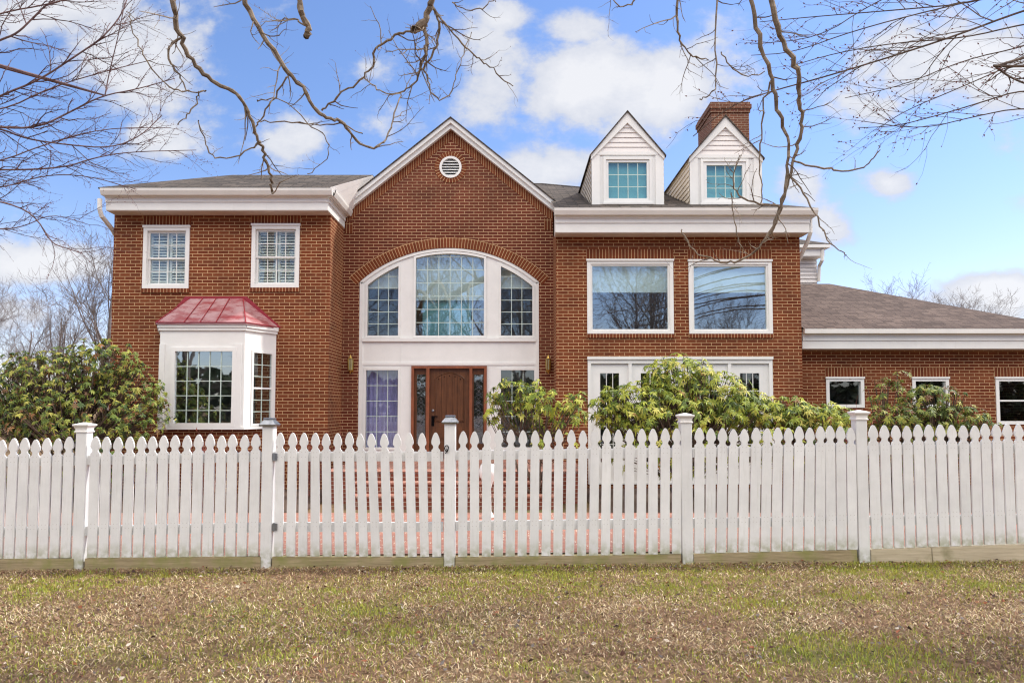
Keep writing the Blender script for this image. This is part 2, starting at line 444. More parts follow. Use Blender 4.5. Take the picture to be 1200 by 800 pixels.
# --- left wing
lx0, lx1 = X(131.8, YL, 330), X(386.4, YL, 330)
LT = Z(249, YL, 260) + .25
w1 = R4(168, 222, 265, 338, YL); w2 = R4(295, 351, 263, 337, YL)
bayx = [X(205, YL), X(300, YL)]
wl = MB().wall(rect(lx0, lx1, ZB, LT), [rect(*w1), rect(*w2), rect(bayx[0], bayx[1], Z(500, YL), Z(412, YL))], YL, .14)
wl.poly([(lx1, YL, ZB), (lx1, YE + .3, ZB), (lx1, YE + .3, LT), (lx1, YL, LT)])
wl.poly([(lx0, 19.5, ZB), (lx0, YL, ZB), (lx0, YL, LT), (lx0, 19.5, LT)])
wl.poly([(lx1, 19.5, ZB), (lx0, 19.5, ZB), (lx0, 19.5, LT), (lx1, 19.5, LT)])
wl.build('wall', M['brick'], H)
def double_hung(r, Y, shutters=True, cols=4, rows=2):
    x0, x1, z0, z1 = r
    f = MB(); frame_bars(f, x0, x1, z0, z1, .075, Y - .025, Y + .08, wt=.10)
    f.box(x0 - .015, x1 + .015, Y - .045, Y + .01, z1 - .03, z1 + .012)
    a0, a1, c0, c1 = x0 + .078, x1 - .078, z0 + .078, z1 - .105
    mid = (c0 + c1) / 2
    frame_bars(f, a0, a1, mid - .02, c1, .035, Y + .03, Y + .065)
    frame_bars(f, a0 + .001, a1 - .001, c0, mid + .02, .04, Y + .055, Y + .09)
    w = f.build('window', M['trim'], H)
    pane(a0 + .03, a1 - .03, mid, c1 - .03, Y + .05, w); pane(a0 + .03, a1 - .03, c0 + .03, mid, Y + .078, w)
    grille(a0 + .036, a1 - .036, mid + .015, c1 - .035, cols, rows, Y + .047, w, mat='trim')
    grille(a0 + .041, a1 - .041, c0 + .04, mid - .02, cols, rows, Y + .075, w, mat='trim')
    if shutters:
        s = MB(); ys_ = Y + .125; zb = c0 + .02
        for (p, q) in ((a0, (a0 + a1) / 2 - .01), ((a0 + a1) / 2 + .01, a1)):
            frame_bars(s, p, q, zb, c1, .045, ys_, ys_ + .03); s.box(p + .045, q - .045, ys_ + .001, ys_ + .03, mid - .03, mid + .03)
            z = zb + .06
            while z < c1 - .06:
                s.poly([(p + .045, ys_ + .004, z), (q - .045, ys_ + .004, z), (q - .045, ys_ + .034, z + .045), (p + .045, ys_ + .034, z + .045)]); z += .06
        s.build('shutter', M['shutter'], w)
    return w
double_hung(w1, YL); double_hung(w2, YL)
for r in (w1, w2):
    lintel(r[0] - .02, r[1] + .02, r[3] + .012, .205, YL); sill_row(r[0] - .02, r[1] + .02, r[2] - .002, YL)

# cornice of a wing: fascia box, soffit, gutter
def cornice(x0, x1, Yw, yf, zb, zt, gut, right_to=None, gut_r=.12, left_gut=.03):
    f = MB()
    f.box(x0, x1, yf, Yw + .02, zb + .015, zt)
    f.box(x0 - .004, x1 + .004, yf - .022, yf + .01, zb + (zt - zb) * .48, zt - .001)
    f.box(x0 - .008, x1 + .008, yf - .05, yf, zt - (zt - zb) * .3, zt - .002)
    if right_to:
        f.box(x1 - .3, x1, Yw + .021, right_to, zb + .015, zt)
        f.box(x1 - .2, x1 + .022, yf + .011, right_to - .001, zb + (zt - zb) * .48, zt - .003)
        f.box(x1 - .2, x1 + .05, yf + .012, right_to - .002, zt - (zt - zb) * .3, zt - .004)
    o = f.build('fascia', M['trim'], H)
    MB().box(x0 + .01, x1 - .01, yf + .012, Yw + .01, zb, zb + .014).build('soffit', M['soffit'], H)
    # K-profile gutter
    g = MB(); h = gut
    prof = [(0, 0), (-.085, 0), (-.105, h * .35), (-.12, h * .62), (-.125, h), (-.112, h), (-.09, h * .5), (0, h * .5)]
    def run(a, b):  # along x
        n = len(prof)
        for k in range(n):
            p, q = prof[k], prof[(k + 1) % n]
            g.poly([(a, yf - .052 + p[0], zt - h * .65 + p[1]), (a, yf - .052 + q[0], zt - h * .65 + q[1]), (b, yf - .052 + q[0], zt - h * .65 + q[1]), (b, yf - .052 + p[0], zt - h * .65 + p[1])])
        for xx in (a, b):
            g.poly([(xx, yf - .052 + p[0], zt - h * .65 + p[1]) for p in prof[:5] + prof[7:]])
    run(x0 - left_gut, x1 + (gut_r if right_to else .04))
    if right_to:
        xr = x1 + .052; n = len(prof)
        for k in range(n):
            p, q = prof[k], prof[(k + 1) % n]
            g.poly([(xr - p[0], yf - .05, zt - h * .65 + p[1]), (xr - p[0], right_to, zt - h * .65 + p[1]), (xr - q[0], right_to, zt - h * .65 + q[1]), (xr - q[0], yf - .05, zt - h * .65 + q[1])])
    g.build('gutter', M['gutter'], H)
YLf = 13.66
Lzb, Lzt = Z(247, YLf, 260), Z(226, YLf, 260)
cornice(lx0 + .02, lx1 + .03, YL, YLf, Lzb, Lzt, .13, right_to=YE - .03)
# left wing roof
ez = Lzt + .07; ey = YLf - .14
ry, rz = 15.43, P(330, 205, 15.43).z
lxe = lx0 - .06
rl = MB(); th = .03
rA, rB = (lxe, ey, ez), (lx1 + .10, ey, ez); rC = (X(437, ry, 205), ry, rz); rD = (X(272, ry, 205), ry, rz)
rl.poly([rA, rB, rC, rD]); rl.poly([(lxe, 19.6, ez), rA, rD, (rD[0], 17.4, rz)])
rl.poly([rC, (rC[0], 17.4, rz), (rD[0], 17.4, rz), rD]); rl.poly([(rC[0], 17.4, rz), (lx1 + .1, 19.6, ez), (lxe, 19.6, ez), (rD[0], 17.4, rz)])
roof1 = rl.build('roof', M['shingle'], H)
MB().box(lxe, lx1 + .09, ey - .006, ey + .05, ez - .03, ez - .004).build('drip_edge', M['dark'], roof1)
cr = MB(); c0 = Vector((lx1 + .101, ey + .02, ez + .005)); c1 = Vector((rC[0], ry, rz - .01)); c2 = Vector((lx1 + .16, YE - .16, ez - .12))
for k in range(4):
    a, b = k / 4, (k + 1) / 4 - .012
    cr.poly([c0.lerp(c2, a) - Vector((0, 0, .0)), c0.lerp(c2, b) - Vector((0, 0, .012)), c1.lerp(c1 + (c2 - c0) * .25, b) - Vector((0, 0, .012)), c1.lerp(c1 + (c2 - c0) * .25, a)])
cr.build('saddle_panel', M['trimside'], H)

# --- centre gable
gx0, gx1 = lx1, X(651.5, YR, 330)
gxc = X(527.5, YE, 200)
yk = YE - .16
apx = P(528, 137, yk); el = P(405, 239, yk); er = P(658, 241, yk)
slope = (apx.z - er.z) / (er.x - apx.x); el_z = apx.z - slope * (apx.x - el.x)
rw = .20  # rake board width measured vertically
def rake_z(x, d=0): return apx.z - slope * abs(x - apx.x) - d
cxa = X(526.5, YE, 330)
hc = X(631.5, YE, 330) - cxa; zs = Z(330, YE, 527); zc = Z(290.5, YE, 527); sag = zc - zs
RA = (hc * hc + sag * sag) / (2 * sag); zcen = zc - RA
def arc_z(x, r=RA): return zcen + math.sqrt(max(0, r * r - (x - cxa) ** 2))
arcp = [(cxa + hc * math.cos(math.pi * k / 28), 0) for k in range(29)]
arcp = [(x, arc_z(x)) for x, _ in arcp]
ent_hole = [(cxa - hc, -1)] + [(cxa + hc, -1)]
zdoor = Z(537, YE, 527)   # porch floor
ent_hole = [(cxa - hc, zdoor), (cxa + hc, zdoor)] + arcp
vc = P(528, 196, YE); vr = 13.2 * YE / F
vent_hole = [(vc.x + vr * math.cos(2 * math.pi * k / 24), vc.z + vr * math.sin(2 * math.pi * k / 24)) for k in range(24)]
gout = [(gx0, ZB), (gx1, ZB), (gx1, rake_z(gx1, .1)), (apx.x, rake_z(apx.x, .1)), (gx0, rake_z(gx0, .1))]
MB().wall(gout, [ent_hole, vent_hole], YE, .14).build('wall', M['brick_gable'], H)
# rowlock border under the rake
bd = MB()
for sgn, xe in ((-1, gx0), (1, gx1)):
    L = abs(xe - apx.x) * math.hypot(1, slope)
    x1_, d0, d1 = xe, rw + .01, rw + .01 + .26
    q = [(apx.x, rake_z(apx.x, d0)), (x1_, rake_z(x1_, d0)), (x1_, rake_z(x1_, d1)), (apx.x, rake_z(apx.x, d1))]
    uvs = [(.222, 0), (.222, L), (.02, L), (.02, 0)]
    pts = [(p[0], YE - .006, p[1]) for p in q]
    if sgn < 0: bd.poly(pts, uvs)
    else: bd.poly(pts[::-1], uvs[::-1])
    xa = xe if sgn < 0 else xe - .2
    zz = rake_z(xe, d1) + .02
    bd.box(xa + .03 * (sgn < 0), xa + .2 - .03 * (sgn > 0), YE - .008, YE + .02, zz - .2, zz + .06, swap_uv(zz - .2, xa))
bd.build('brick_border', M['soldier'], H)
# rake boards + gable roof
rk = MB()
for sgn in (-1, 1):
    xe = (el.x if sgn < 0 else er.x)
    def lay(d0, d1, ya, yb):
        pts = [(apx.x, rake_z(apx.x, d0)), (xe, rake_z(xe, d0)), (xe, rake_z(xe, d1)), (apx.x, rake_z(apx.x, d1))]
        rk.prism(pts, ya, yb)
    lay(.03, .03 + rw * .5, yk, YE - .002); lay(.03 + rw * .5, rw + .04, yk + .05, YE - .003)
rk.build('rake_board', M['trim'], H)
gr = MB(); yb2 = 21.5
for sgn in (-1, 1):
    xe = (el.x - .03 if sgn < 0 else er.x + .03)
    a, b = (apx.x, rake_z(apx.x)), (xe, rake_z(xe)); c, d = (xe, rake_z(xe, .028)), (apx.x, rake_z(apx.x, .028))
    for (p, q) in ((a, b), (c, d)):
        pts = [(p[0], yk - .03, p[1]), (q[0], yk - .03, q[1]), (q[0], yb2, q[1]), (p[0], yb2, p[1])]
        gr.poly(pts if sgn > 0 else pts[::-1])
    gr.poly([(p[0], yk - .03, p[1]) for p in (a, b, c, d)])
    gr.poly([(b[0], yk - .03, b[1]), (b[0], yb2, b[1]), (c[0], yb2, c[1]), (c[0], yk - .03, c[1])])
gr.build('roof', M['shingle'], H)
# arch of rowlock bricks
ar_ = MB(); n = 64; a0 = math.atan2(zs - zcen, hc) - .035; t_ = .235
for k in range(n):
    u0 = a0 + (math.pi - 2 * a0) * k / n; u1 = a0 + (math.pi - 2 * a0) * (k + 1) / n
    q = [(RA, u0), (RA + t_, u0), (RA + t_, u1), (RA, u1)]
    pf = [(cxa + r * math.cos(u), YE - .012, zcen + r * math.sin(u)) for r, u in q]
    uvq = [(.02 + (r - RA), u * (RA + .1)) for r, u in q]
    ar_.poly(pf, uvq)
    ar_.poly([(pf[1][0], YE - .012, pf[1][2]), (pf[1][0], YE, pf[1][2]), (pf[2][0], YE, pf[2][2]), (pf[2][0], YE - .012, pf[2][2])])
    ar_.poly([(pf[0][0], YE - .012, pf[0][2]), (pf[3][0], YE - .012, pf[3][2]), (pf[3][0], YE + .1, pf[3][2]), (pf[0][0], YE + .1, pf[0][2])])
ar_.build('brick_arch', M['soldier'], H)
# round louvre vent
v = MB(); n = 32
for k in range(n):
    for (ra, rb, yy) in ((vr * .80, vr, YE - .02),):
        a, b = 2 * math.pi * k / n, 2 * math.pi * (k + 1) / n
        pts = [(ra, a), (rb, a), (rb, b), (ra, b)]
        pf = [(vc.x + r * math.cos(u), yy, vc.z + r * math.sin(u)) for r, u in pts]
        v.poly(pf); v.poly([(p[0], yy, p[2]) for p in (pf[1], pf[2])] + [(p[0], YE + .05, p[2]) for p in (pf[2], pf[1])])
        v.poly([(p[0], yy, p[2]) for p in (pf[3], pf[0])] + [(p[0], YE + .06, p[2]) for p in (pf[0], pf[3])])
vent = v.build('vent', M['trim'], H)
sl = MB(); z = -vr * .78
while z < vr * .72:
    hw = math.sqrt(max(.001, (vr * .8) ** 2 - (z + .02) ** 2))
    sl.poly([(vc.x - hw, YE - .005, vc.z + z), (vc.x + hw, YE - .005, vc.z + z), (vc.x + hw, YE + .04, vc.z + z + .045), (vc.x - hw, YE + .04, vc.z + z + .045)]); z += .062
sl.build('louvre', M['trim'], vent)
MB().poly([(vc.x + vr * math.cos(2 * math.pi * k / 24), YE + .07, vc.z + vr * math.sin(2 * math.pi * k / 24)) for k in range(24)]).build('backing', M['dark'], vent)
rg = MB()
for k in range(n):
    a, b = 2 * math.pi * k / n, 2 * math.pi * (k + 1) / n
    q = [(vr, a), (vr * 1.45, a), (vr * 1.45, b), (vr, b)]
    rg.poly([(vc.x + r * math.cos(u), YE - .008, vc.z + r * math.sin(u)) for r, u in q], [(.02 + (r - vr), u * vr * 1.29) for r, u in q])
rg.build('brick_ring', M['soldier'], H)

# --- white entry surround with windows and door, standing in the arched opening
ys0, ys1 = YE + .03, YE + .12
def ex(px): return X(px, YE, 420)
def ez_(py): return Z(py, YE, 527)
sr = MB()
lower_l = (ex(429), ex(466.5)); lower_r = (ex(587), ex(626)); zl1 = ez_(433.5); zl0 = ez_(524)
door_x = (ex(482), ex(570.5)); dz1 = ez_(428.5)
def arcpane(xa, xb, z0, off):
    """outline with curved head following the arch at radius RA-off"""
    n = 10; top = [(xb + (xa - xb) * k / n, arc_z(xb + (xa - xb) * k / n, RA - off)) for k in range(n + 1)]
    return [(xa, z0), (xb, z0)] + top
zp0 = ez_(393)
p_l = arcpane(ex(430), ex(466), zp0, .17); p_c = arcpane(ex(486.5), ex(567), zp0, .125); p_r = arcpane(ex(587), ex(624), zp0, .17)
hl = rect(lower_l[0], lower_l[1], zl0, zl1); hr = rect(lower_r[0], lower_r[1], zl0, zl1)
outer = [(cxa - hc + .001, zdoor), (door_x[0], zdoor), (door_x[0], dz1), (door_x[1], dz1), (door_x[1], zdoor), (cxa + hc - .001, zdoor)] + [(x, z - .001) for x, z in arcp]
sr.wall(outer, [p_l, p_c, p_r, hl, hr], ys0, .09)
def strip(pts_in, pts_out, ya, yb):
    pass
# raised trim: arch moulding, sills, pilasters, panel lines
for k in range(40):
    a, b = a0 + .035 + (math.pi - 2 * a0 - .07) * k / 40, a0 + .035 + (math.pi - 2 * a0 - .07) * (k + 1) / 40
    q = [(RA - .065, a), (RA - .004, a), (RA - .004, b), (RA - .065, b)]
    pf = [(cxa + r * math.cos(u), ys0 - .03, zcen + r * math.sin(u)) for r, u in q]
    sr.poly(pf); sr.poly([pf[3], pf[0], (pf[0][0], ys0, pf[0][2]), (pf[3][0], ys0, pf[3][2])])
sr.box(cxa - hc + .003, cxa - hc + .075, ys0 - .03, ys0 + .01, zdoor, zs - .01)
sr.box(cxa + hc - .075, cxa + hc - .003, ys0 - .03, ys0 + .01, zdoor, zs - .01)
sr.box(cxa - hc + .0751, cxa + hc - .0751, ys0 - .05, ys0 + .01, ez_(400), ez_(396))
sr.box(cxa - hc + .076, cxa + hc - .076, ys0 - .018, ys0 + .01, ez_(427.6), ez_(424.6))
for px in (469.5, 584.5):
    sr.box(ex(px) - .006, ex(px) + .006, ys0 - .008, ys0 + .01, ez_(424.4), ez_(400.2))
def casing(poly, w, y0, y1):
    n = len(poly); c = [sum(p[0] for p in poly) / n, sum(p[1] for p in poly) / n]
    inn = poly; out = []
    for k in range(n):
        p0, p1, p2 = Vector(poly[k - 1]), Vector(poly[k]), Vector(poly[(k + 1) % n])
        d1 = (p1 - p0); d2 = (p2 - p1)
        if d1.length < 1e-6: d1 = d2
        if d2.length < 1e-6: d2 = d1
        d1.normalize(); d2.normalize()
        n1 = Vector((d1.y, -d1.x)); n2 = Vector((d2.y, -d2.x)); m = (n1 + n2); m.normalize(); sc = w / max(.4, m.dot(n1))
        out.append((p1.x + m.x * sc, p1.y + m.y * sc))
    for k in range(n):
        j = (k + 1) % n
        sr.poly([(inn[k][0], y0, inn[k][1]), (out[k][0], y0, out[k][1]), (out[j][0], y0, out[j][1]), (inn[j][0], y0, inn[j][1])][::-1])
        sr.poly([(out[k][0], y0, out[k][1]), (out[k][0], y1, out[k][1]), (out[j][0], y1, out[j][1]), (out[j][0], y0, out[j][1])][::-1])
        sr.poly([(inn[k][0], y1, inn[k][1]), (inn[k][0], y0, inn[k][1]), (inn[j][0], y0, inn[j][1]), (inn[j][0], y1, inn[j][1])][::-1])
for poly in (p_l, p_c, p_r): casing(poly, .05, ys0 - .022, ys0 + .03)
for poly in (hl, hr): casing(poly, .055, ys0 - .02, ys0 + .03)
for (a, b) in ((-hc + .076, ex(481) - cxa - .012), (ex(571.5) - cxa + .012, hc - .076)):
    pass
sur = sr.build('entry_surround', M['trim'], H)
def grid_clip(poly, x0, x1, z0, rows_dz, cols, y, parent, topf, w=.014):
    g = MB()
    for i in range(1, cols):
        x = x0 + (x1 - x0) * i / cols; g.box(x - w / 2, x + w / 2, y - .005, y + .005, z0, topf(x))
    z = z0 + rows_dz
    while z < max(topf(x0), topf(x1), topf((x0 + x1) / 2)) - .03:
        xa, xb = x0, x1
        while topf(xa) < z and xa < xb: xa += .02
        while topf(xb) < z and xb > xa: xb -= .02
        if xb - xa > .05: g.box(xa, xb, y - .003, y + .003, z - w / 2, z + w / 2)
        z += rows_dz
    g.build('grille', M['grille'], parent)
dzr = (ez_(379) - ez_(393))
for poly, off, cols, nm in ((p_l, .17, 3, 'l'), (p_c, .125, 6, 'c'), (p_r, .17, 3, 'r')):
    MB().prism(poly, ys0 + .05, ys0 + .056).build('pane', M['glass_sky' if nm == 'c' else 'glass'], sur)
    grid_clip(poly, poly[0][0], poly[1][0], zp0, dzr * (1.11 if nm == 'c' else 1.0), cols, ys0 + .04, sur, lambda x, o=off: arc_z(x, RA - o))
# drawn blinds behind the top of the arched windows
bl = MB()
for poly, zb in ((p_c, ez_(350)), (p_l, ez_(336)), (p_r, ez_(336))):
    bl.box(poly[0][0] - .06, poly[1][0] + .06, ys0 + .20, ys0 + .205, zb, ez_(288))
bl.build('blind', M['blind'], sur)
MB().box(p_c[0][0] + .12, p_c[1][0] - .30, ys0 + .26, ys0 + .265, zp0 - .05, ez_(345)).build('sheer_shade', m_simple('teal_sheer', (.20, .50, .56), .8, var=.05), sur)
for h, lab in ((hl, 1), (hr, 2)):
    xa, xb = h[0][0], h[1][0]; z0, z1 = h[0][1], h[2][1]
    pane(xa, xb, z0, z1, ys0 + .05, sur); grille(xa, xb, z0, z1, 3, 5, ys0 + .04, sur)
cu = MB(); n_ = 16
for k in range(n_):
    xa = lower_l[0] - .05 + (lower_l[1] - lower_l[0] + .1) * k / n_; xb = xa + (lower_l[1] - lower_l[0] + .1) / n_
    cu.poly([(xa, ys0 + .17 + .03 * (k % 2), zl0 - .1), (xb, ys0 + .17 + .03 * ((k + 1) % 2), zl0 - .1), (xb, ys0 + .17 + .03 * ((k + 1) % 2), zl1 + .1), (xa, ys0 + .17 + .03 * (k % 2), zl1 + .1)])
cu.build('curtain', m_simple('lilac_curtain', (.42, .36, .66), .9), sur)

# door
yd = YE + .06
df = MB()
def dbar(p0, p1, q0, q1, y0=yd - .075, y1=yd + .06): df.box(ex(p0), ex(p1), y0, y1, ez_(q1), ez_(q0))
dbar(482.2, 485.3, 428.6, 537); dbar(567.4, 570.4, 428.6, 537)
dbar(485.31, 567.39, 428.6, 431.6); dbar(499.8, 503.4, 431.61, 537); dbar(550.2, 553.6, 431.61, 537)
dfo = df.build('door_frame', M['doorframe'], H)
for (a, b, g0, g1) in ((485.32, 499.79, 488.3, 498.2), (553.61, 567.38, 555.3, 566.0)):
    s = MB(); s.wall(rect(ex(a), ex(b), ez_(537), ez_(431.62)), [rect(ex(g0), ex(g1), ez_(520), ez_(438.5))], yd, .03)
    so = s.build('sidelight', M['door'], H)
    pane(ex(g0), ex(g1), ez_(520), ez_(438.5), yd + .015, so, 'leaded')
    c = MB()
    za, zb = ez_(520), ez_(438.5); xm = (ex(g0) + ex(g1)) / 2; hw = (ex(g1) - ex(g0)) / 2
    for k in range(9):
        z0 = za + (zb - za) * k / 9; z1 = za + (zb - za) * (k + 1) / 9
        c.tube([(xm - hw * .9, yd + .012, z0), (xm + hw * .5, yd + .012, (z0 + z1) / 2), (xm - hw * .3, yd + .012, z1)], .004, 4)
        c.tube([(xm + hw * .9, yd + .012, z0), (xm - hw * .5, yd + .012, (z0 + z1) / 2), (xm + hw * .3, yd + .012, z1)], .004, 4)
    c.build('leading', M['lead'], so)
dx0, dx1 = ex(503.41), ex(550.19); dzb, dzt = zdoor + .01, ez_(431.7)
dw = dx1 - dx0
dm = MB(); dm.box(dx0, dx1, yd, yd + .045, dzb, dzt)
pz0 = ez_(493); parc = []
xi0, xi1 = dx0 + dw * .16, dx1 - dw * .16; ztop = ez_(437.5); zsh = ez_(444)
hcw = (xi1 - xi0) / 2; xm = (xi0 + xi1) / 2; sg = ztop - zsh; rr = (hcw ** 2 + sg ** 2) / (2 * sg)
def dtop(x): return ztop - rr + math.sqrt(rr * rr - (x - xm) ** 2)
# vertical planks of the arched upper panel, with real grooves between them
for k in range(5):
    a = xi0 + (xi1 - xi0) * k / 5 + .005; b = xi0 + (xi1 - xi0) * (k + 1) / 5 - .005
    top = [(b + (a - b) * j / 5, dtop(b + (a - b) * j / 5)) for j in range(6)]
    dm.prism([(a, pz0), (b, pz0)] + top, yd - .012, yd + .001)
rim = [(xi0 - .02, pz0 - .02), (xi1 + .02, pz0 - .02)]
dm.tube([(xi0 - .02, yd - .005, pz0 - .015), (xi0 - .02, yd - .005, zsh)] + [(xi0 - .02 + (xi1 - xi0 + .04) * j / 10, yd - .005, dtop(xi0 + (xi1 - xi0) * j / 10) + .015) for j in range(11)] + [(xi1 + .02, yd - .005, zsh), (xi1 + .02, yd - .005, pz0 - .015), (xi0 - .02, yd - .005, pz0 - .015)], .011, 5)
for (q0, q1) in ((499.5, 514), (518, 533)):
    dm.box(xi0, xi1, yd - .012, yd + .001, ez_(q1), ez_(q0))
    dm.box(xi0 + .03, xi1 - .03, yd - .02, yd - .011, ez_(q1) + .03, ez_(q0) - .03)
do = dm.build('front_door', M['door'], H)
for k in range(5):
    x = xi0 + (xi1 - xi0) * (k + .5) / 5; st = MB(); st.octa((x, yd - .012, dtop(x) - .05), (0, -1, 0), .02, .014); st.build('rivet', M['black'], do)
kx = dx0 + .075
hd = MB(); hd.box(kx - .03, kx + .03, yd - .018, yd - .001, ez_(499), ez_(487)); hd.tube([(kx, yd - .02, ez_(489)), (kx, yd - .07, ez_(490.5)), (kx, yd - .07, ez_(497)), (kx, yd - .02, ez_(498))], .011, 6)
hd.box(kx, kx + .11, yd - .05, yd - .035, ez_(488.5), ez_(487.2)); hd.build('handle', M['black'], do)
lk = MB(); lk.lathe(0, 0, [(.028, 0), (.03, .012), (.02, .02)], 12)
lk.v = [(kx + p[0], yd - p[2], ez_(481) + p[1]) for p in lk.v]; lk.build('deadbolt', M['lead'], do)

# wall lanterns
def lantern(px, py, lab):
    c = P(px, py, YE - .12)
    b = MB(); b.lathe(c.x, c.y, [(.012, c.z + .19), (.02, c.z + .185), (.03, c.z + .165), (.055, c.z + .13), (.062, c.z + .125)][::-1], 10)
    b.lathe(c.x, c.y, [(.012, c.z - .19), (.022, c.z - .16), (.045, c.z - .125), (.05, c.z - .12)], 10)
    b.tube([(c.x, c.y, c.z + .185), (c.x, c.y, c.z + .22)], [.012, .004], 6, True)
    for k in range(6):
        a = math.pi / 3 * k; b.tube([(c.x + .046 * math.cos(a), c.y + .046 * math.sin(a), c.z - .12), (c.x + .056 * math.cos(a), c.y + .056 * math.sin(a), c.z + .125)], .009, 5)
    b.tube([(c.x, YE - .001, c.z - .02), (c.x, YE - .05, c.z - .10), (c.x, c.y + .01, c.z - .20), (c.x, c.y, c.z - .17)], .010, 6)
    b.box(c.x - .045, c.x + .045, YE - .02, YE - .002, c.z - .16, c.z + .1)
    o = b.build('wall_lantern', M['brass'], H)
    g = MB(); g.lathe(c.x, c.y, [(.040, c.z - .119), (.050, c.z + .124)], 8); g.build('lamp_glass', M['lampglass'], o)
lantern(410.5, 427, ''); lantern(642.5, 427, '')

# --- right wing
rx0, rx1 = gx1, X(938, YR, 330)
YRf = 13.86
Rzb, Rzt = Z(273, YRf, 790), Z(249, YRf, 790)
RT = Rzb + .2
u1 = R4(688, 789, 304.5, 391, YR); u2 = R4(807, 904.5, 305, 391, YR)
fd = R4(689, 906, 418.5, 545, YR); fd = (fd[0], fd[1], -.02, fd[3])
wr = MB().wall(rect(rx0, rx1, ZB, RT), [rect(*u1), rect(*u2), rect(*fd)], YR, .14)
wr.poly([(rx0, YE, ZB), (rx0, YR, ZB), (rx0, YR, RT), (rx0, YE, RT)])
wr.poly([(rx1, YR, ZB), (rx1, 25, ZB), (rx1, 25, RT), (rx1, YR, RT)])
wr.poly([(rx1, 25, ZB), (lx1, 25, ZB), (lx1, 25, RT), (rx1, 25, RT)])
wr.poly([(lx1, 25, ZB), (lx1, 19.5, ZB), (lx1, 19.5, RT), (lx1, 25, RT)])
wr.build('wall', M['brick'], H)
cornice(rx0 - .03, rx1 + .06, YR, YRf, Rzb, Rzt, .13, right_to=17)
for r in (u1, u2):
    x0, x1, z0, z1 = r
    f = MB(); frame_bars(f, x0, x1, z0, z1, .075, YR - .03, YR + .08, wt=.09, wb=.06)
    frame_bars(f, x0 + .076, x1 - .076, z0 + .061, z1 - .091, .035, YR - .006, YR + .075)
    f.box(x0 - .015, x1 + .015, YR - .055, YR + .01, z1 - .03, z1 + .012)
    w = f.build('window', M['trim'], H)
    a0_, a1_, c0_, c1_ = x0 + .10, x1 - .10, z0 + .09, z1 - .12
    pane(a0_, a1_, c0_, c1_, YR + .04, w, 'glass_sky')
    b = MB(); zz = c1_ + .04; zend = c0_ + (c1_ - c0_) * .61
    b.box(x0 + .09, x1 - .09, YR + .12, YR + .128, zend, zz)
    b.box(x0 + .09, x1 - .09, YR + .115, YR + .135, zend - .025, zend - .001); b.build('blind', M['blind'], w)
    lintel(x0 - .01, x1 + .01, z1 + .012, .215, YR); sill_row(x0 - .01, x1 + .01, z0 - .002, YR)
# french door unit, four leaves
x0, x1, z0, z1 = fd
f = MB(); frame_bars(f, x0, x1, z0, z1, .07, YR - .02, YR + .1, wt=.13, wb=.03)
f.box(x0 - .01, x1 + .01, YR - .05, YR + .01, z1 - .045, z1 + .01)
muls = [X(738.5, YR, 440), X(797, YR, 440), X(855, YR, 440)]
for mx in muls: f.box(mx - .035, mx + .035, YR - .012, YR + .09, z0 + .031, z1 - .131)
fo = f.build('french_door_frame', M['trim'], H)
edges = [x0 + .07] + [q for mx in muls for q in (mx - .0355, mx + .0355)] + [x1 - .07]
for k in range(4):
    a, b = edges[2 * k] + .001, edges[2 * k + 1] - .001
    s = MB(); gw = .19; ga, gb, gz0, gz1 = a + gw, b - gw, z0 + .45, z1 - .33
    s.wall(rect(a, b, z0 + .032, z1 - .132), [rect(ga, gb, gz0, gz1)], YR + .03, .04)
    so = s.build('french_door', M['trim'], H)
    pane(ga, gb, gz0, gz1, YR + .05, so); grille(ga, gb, gz0, gz1, 3, 5, YR + .042, so, .014, 'trim')
# right wing roof (hip at the right)
s_r = .42; ey = YRf - .16; ez2 = Rzt + .05
Yr = 19.6; zr = ez2 + s_r * (Yr - ey); xe = rx1 + .16
ro = MB()
xl = gx1 - 2.0
A = (xl, ey + 1.2, ez2 + s_r * 1.2); ro.poly([(rx0 - .05, ey, ez2), (xe, ey, ez2), (xe - (Yr - ey), Yr, zr), (rx0 - .05, Yr, zr)])
ro.poly([(rx0 - .051, YE + .2, ez2 + s_r * (YE + .2 - ey)), (rx0 - .051, Yr, zr), (-3.2, Yr, zr), (-3.2, YE + .2, ez2 + s_r * (YE + .2 - ey))][::-1])
ro.poly([(xe, ey, ez2), (xe, 25.3, ez2), (xe - (Yr - ey), Yr, zr)])
ro.poly([(xe, 25.3, ez2), (-3.8, 25.3, ez2), (-3.2, Yr, zr), (xe - (Yr - ey), Yr, zr)])
roof2 = ro.build('roof', M['shingle'], H)
MB().box(rx0 - .02, xe, ey - .006, ey + .05, ez2 - .03, ez2 - .004).build('drip_edge', M['dark'], roof2)
def roofz(y): return ez2 + s_r * (y - ey)
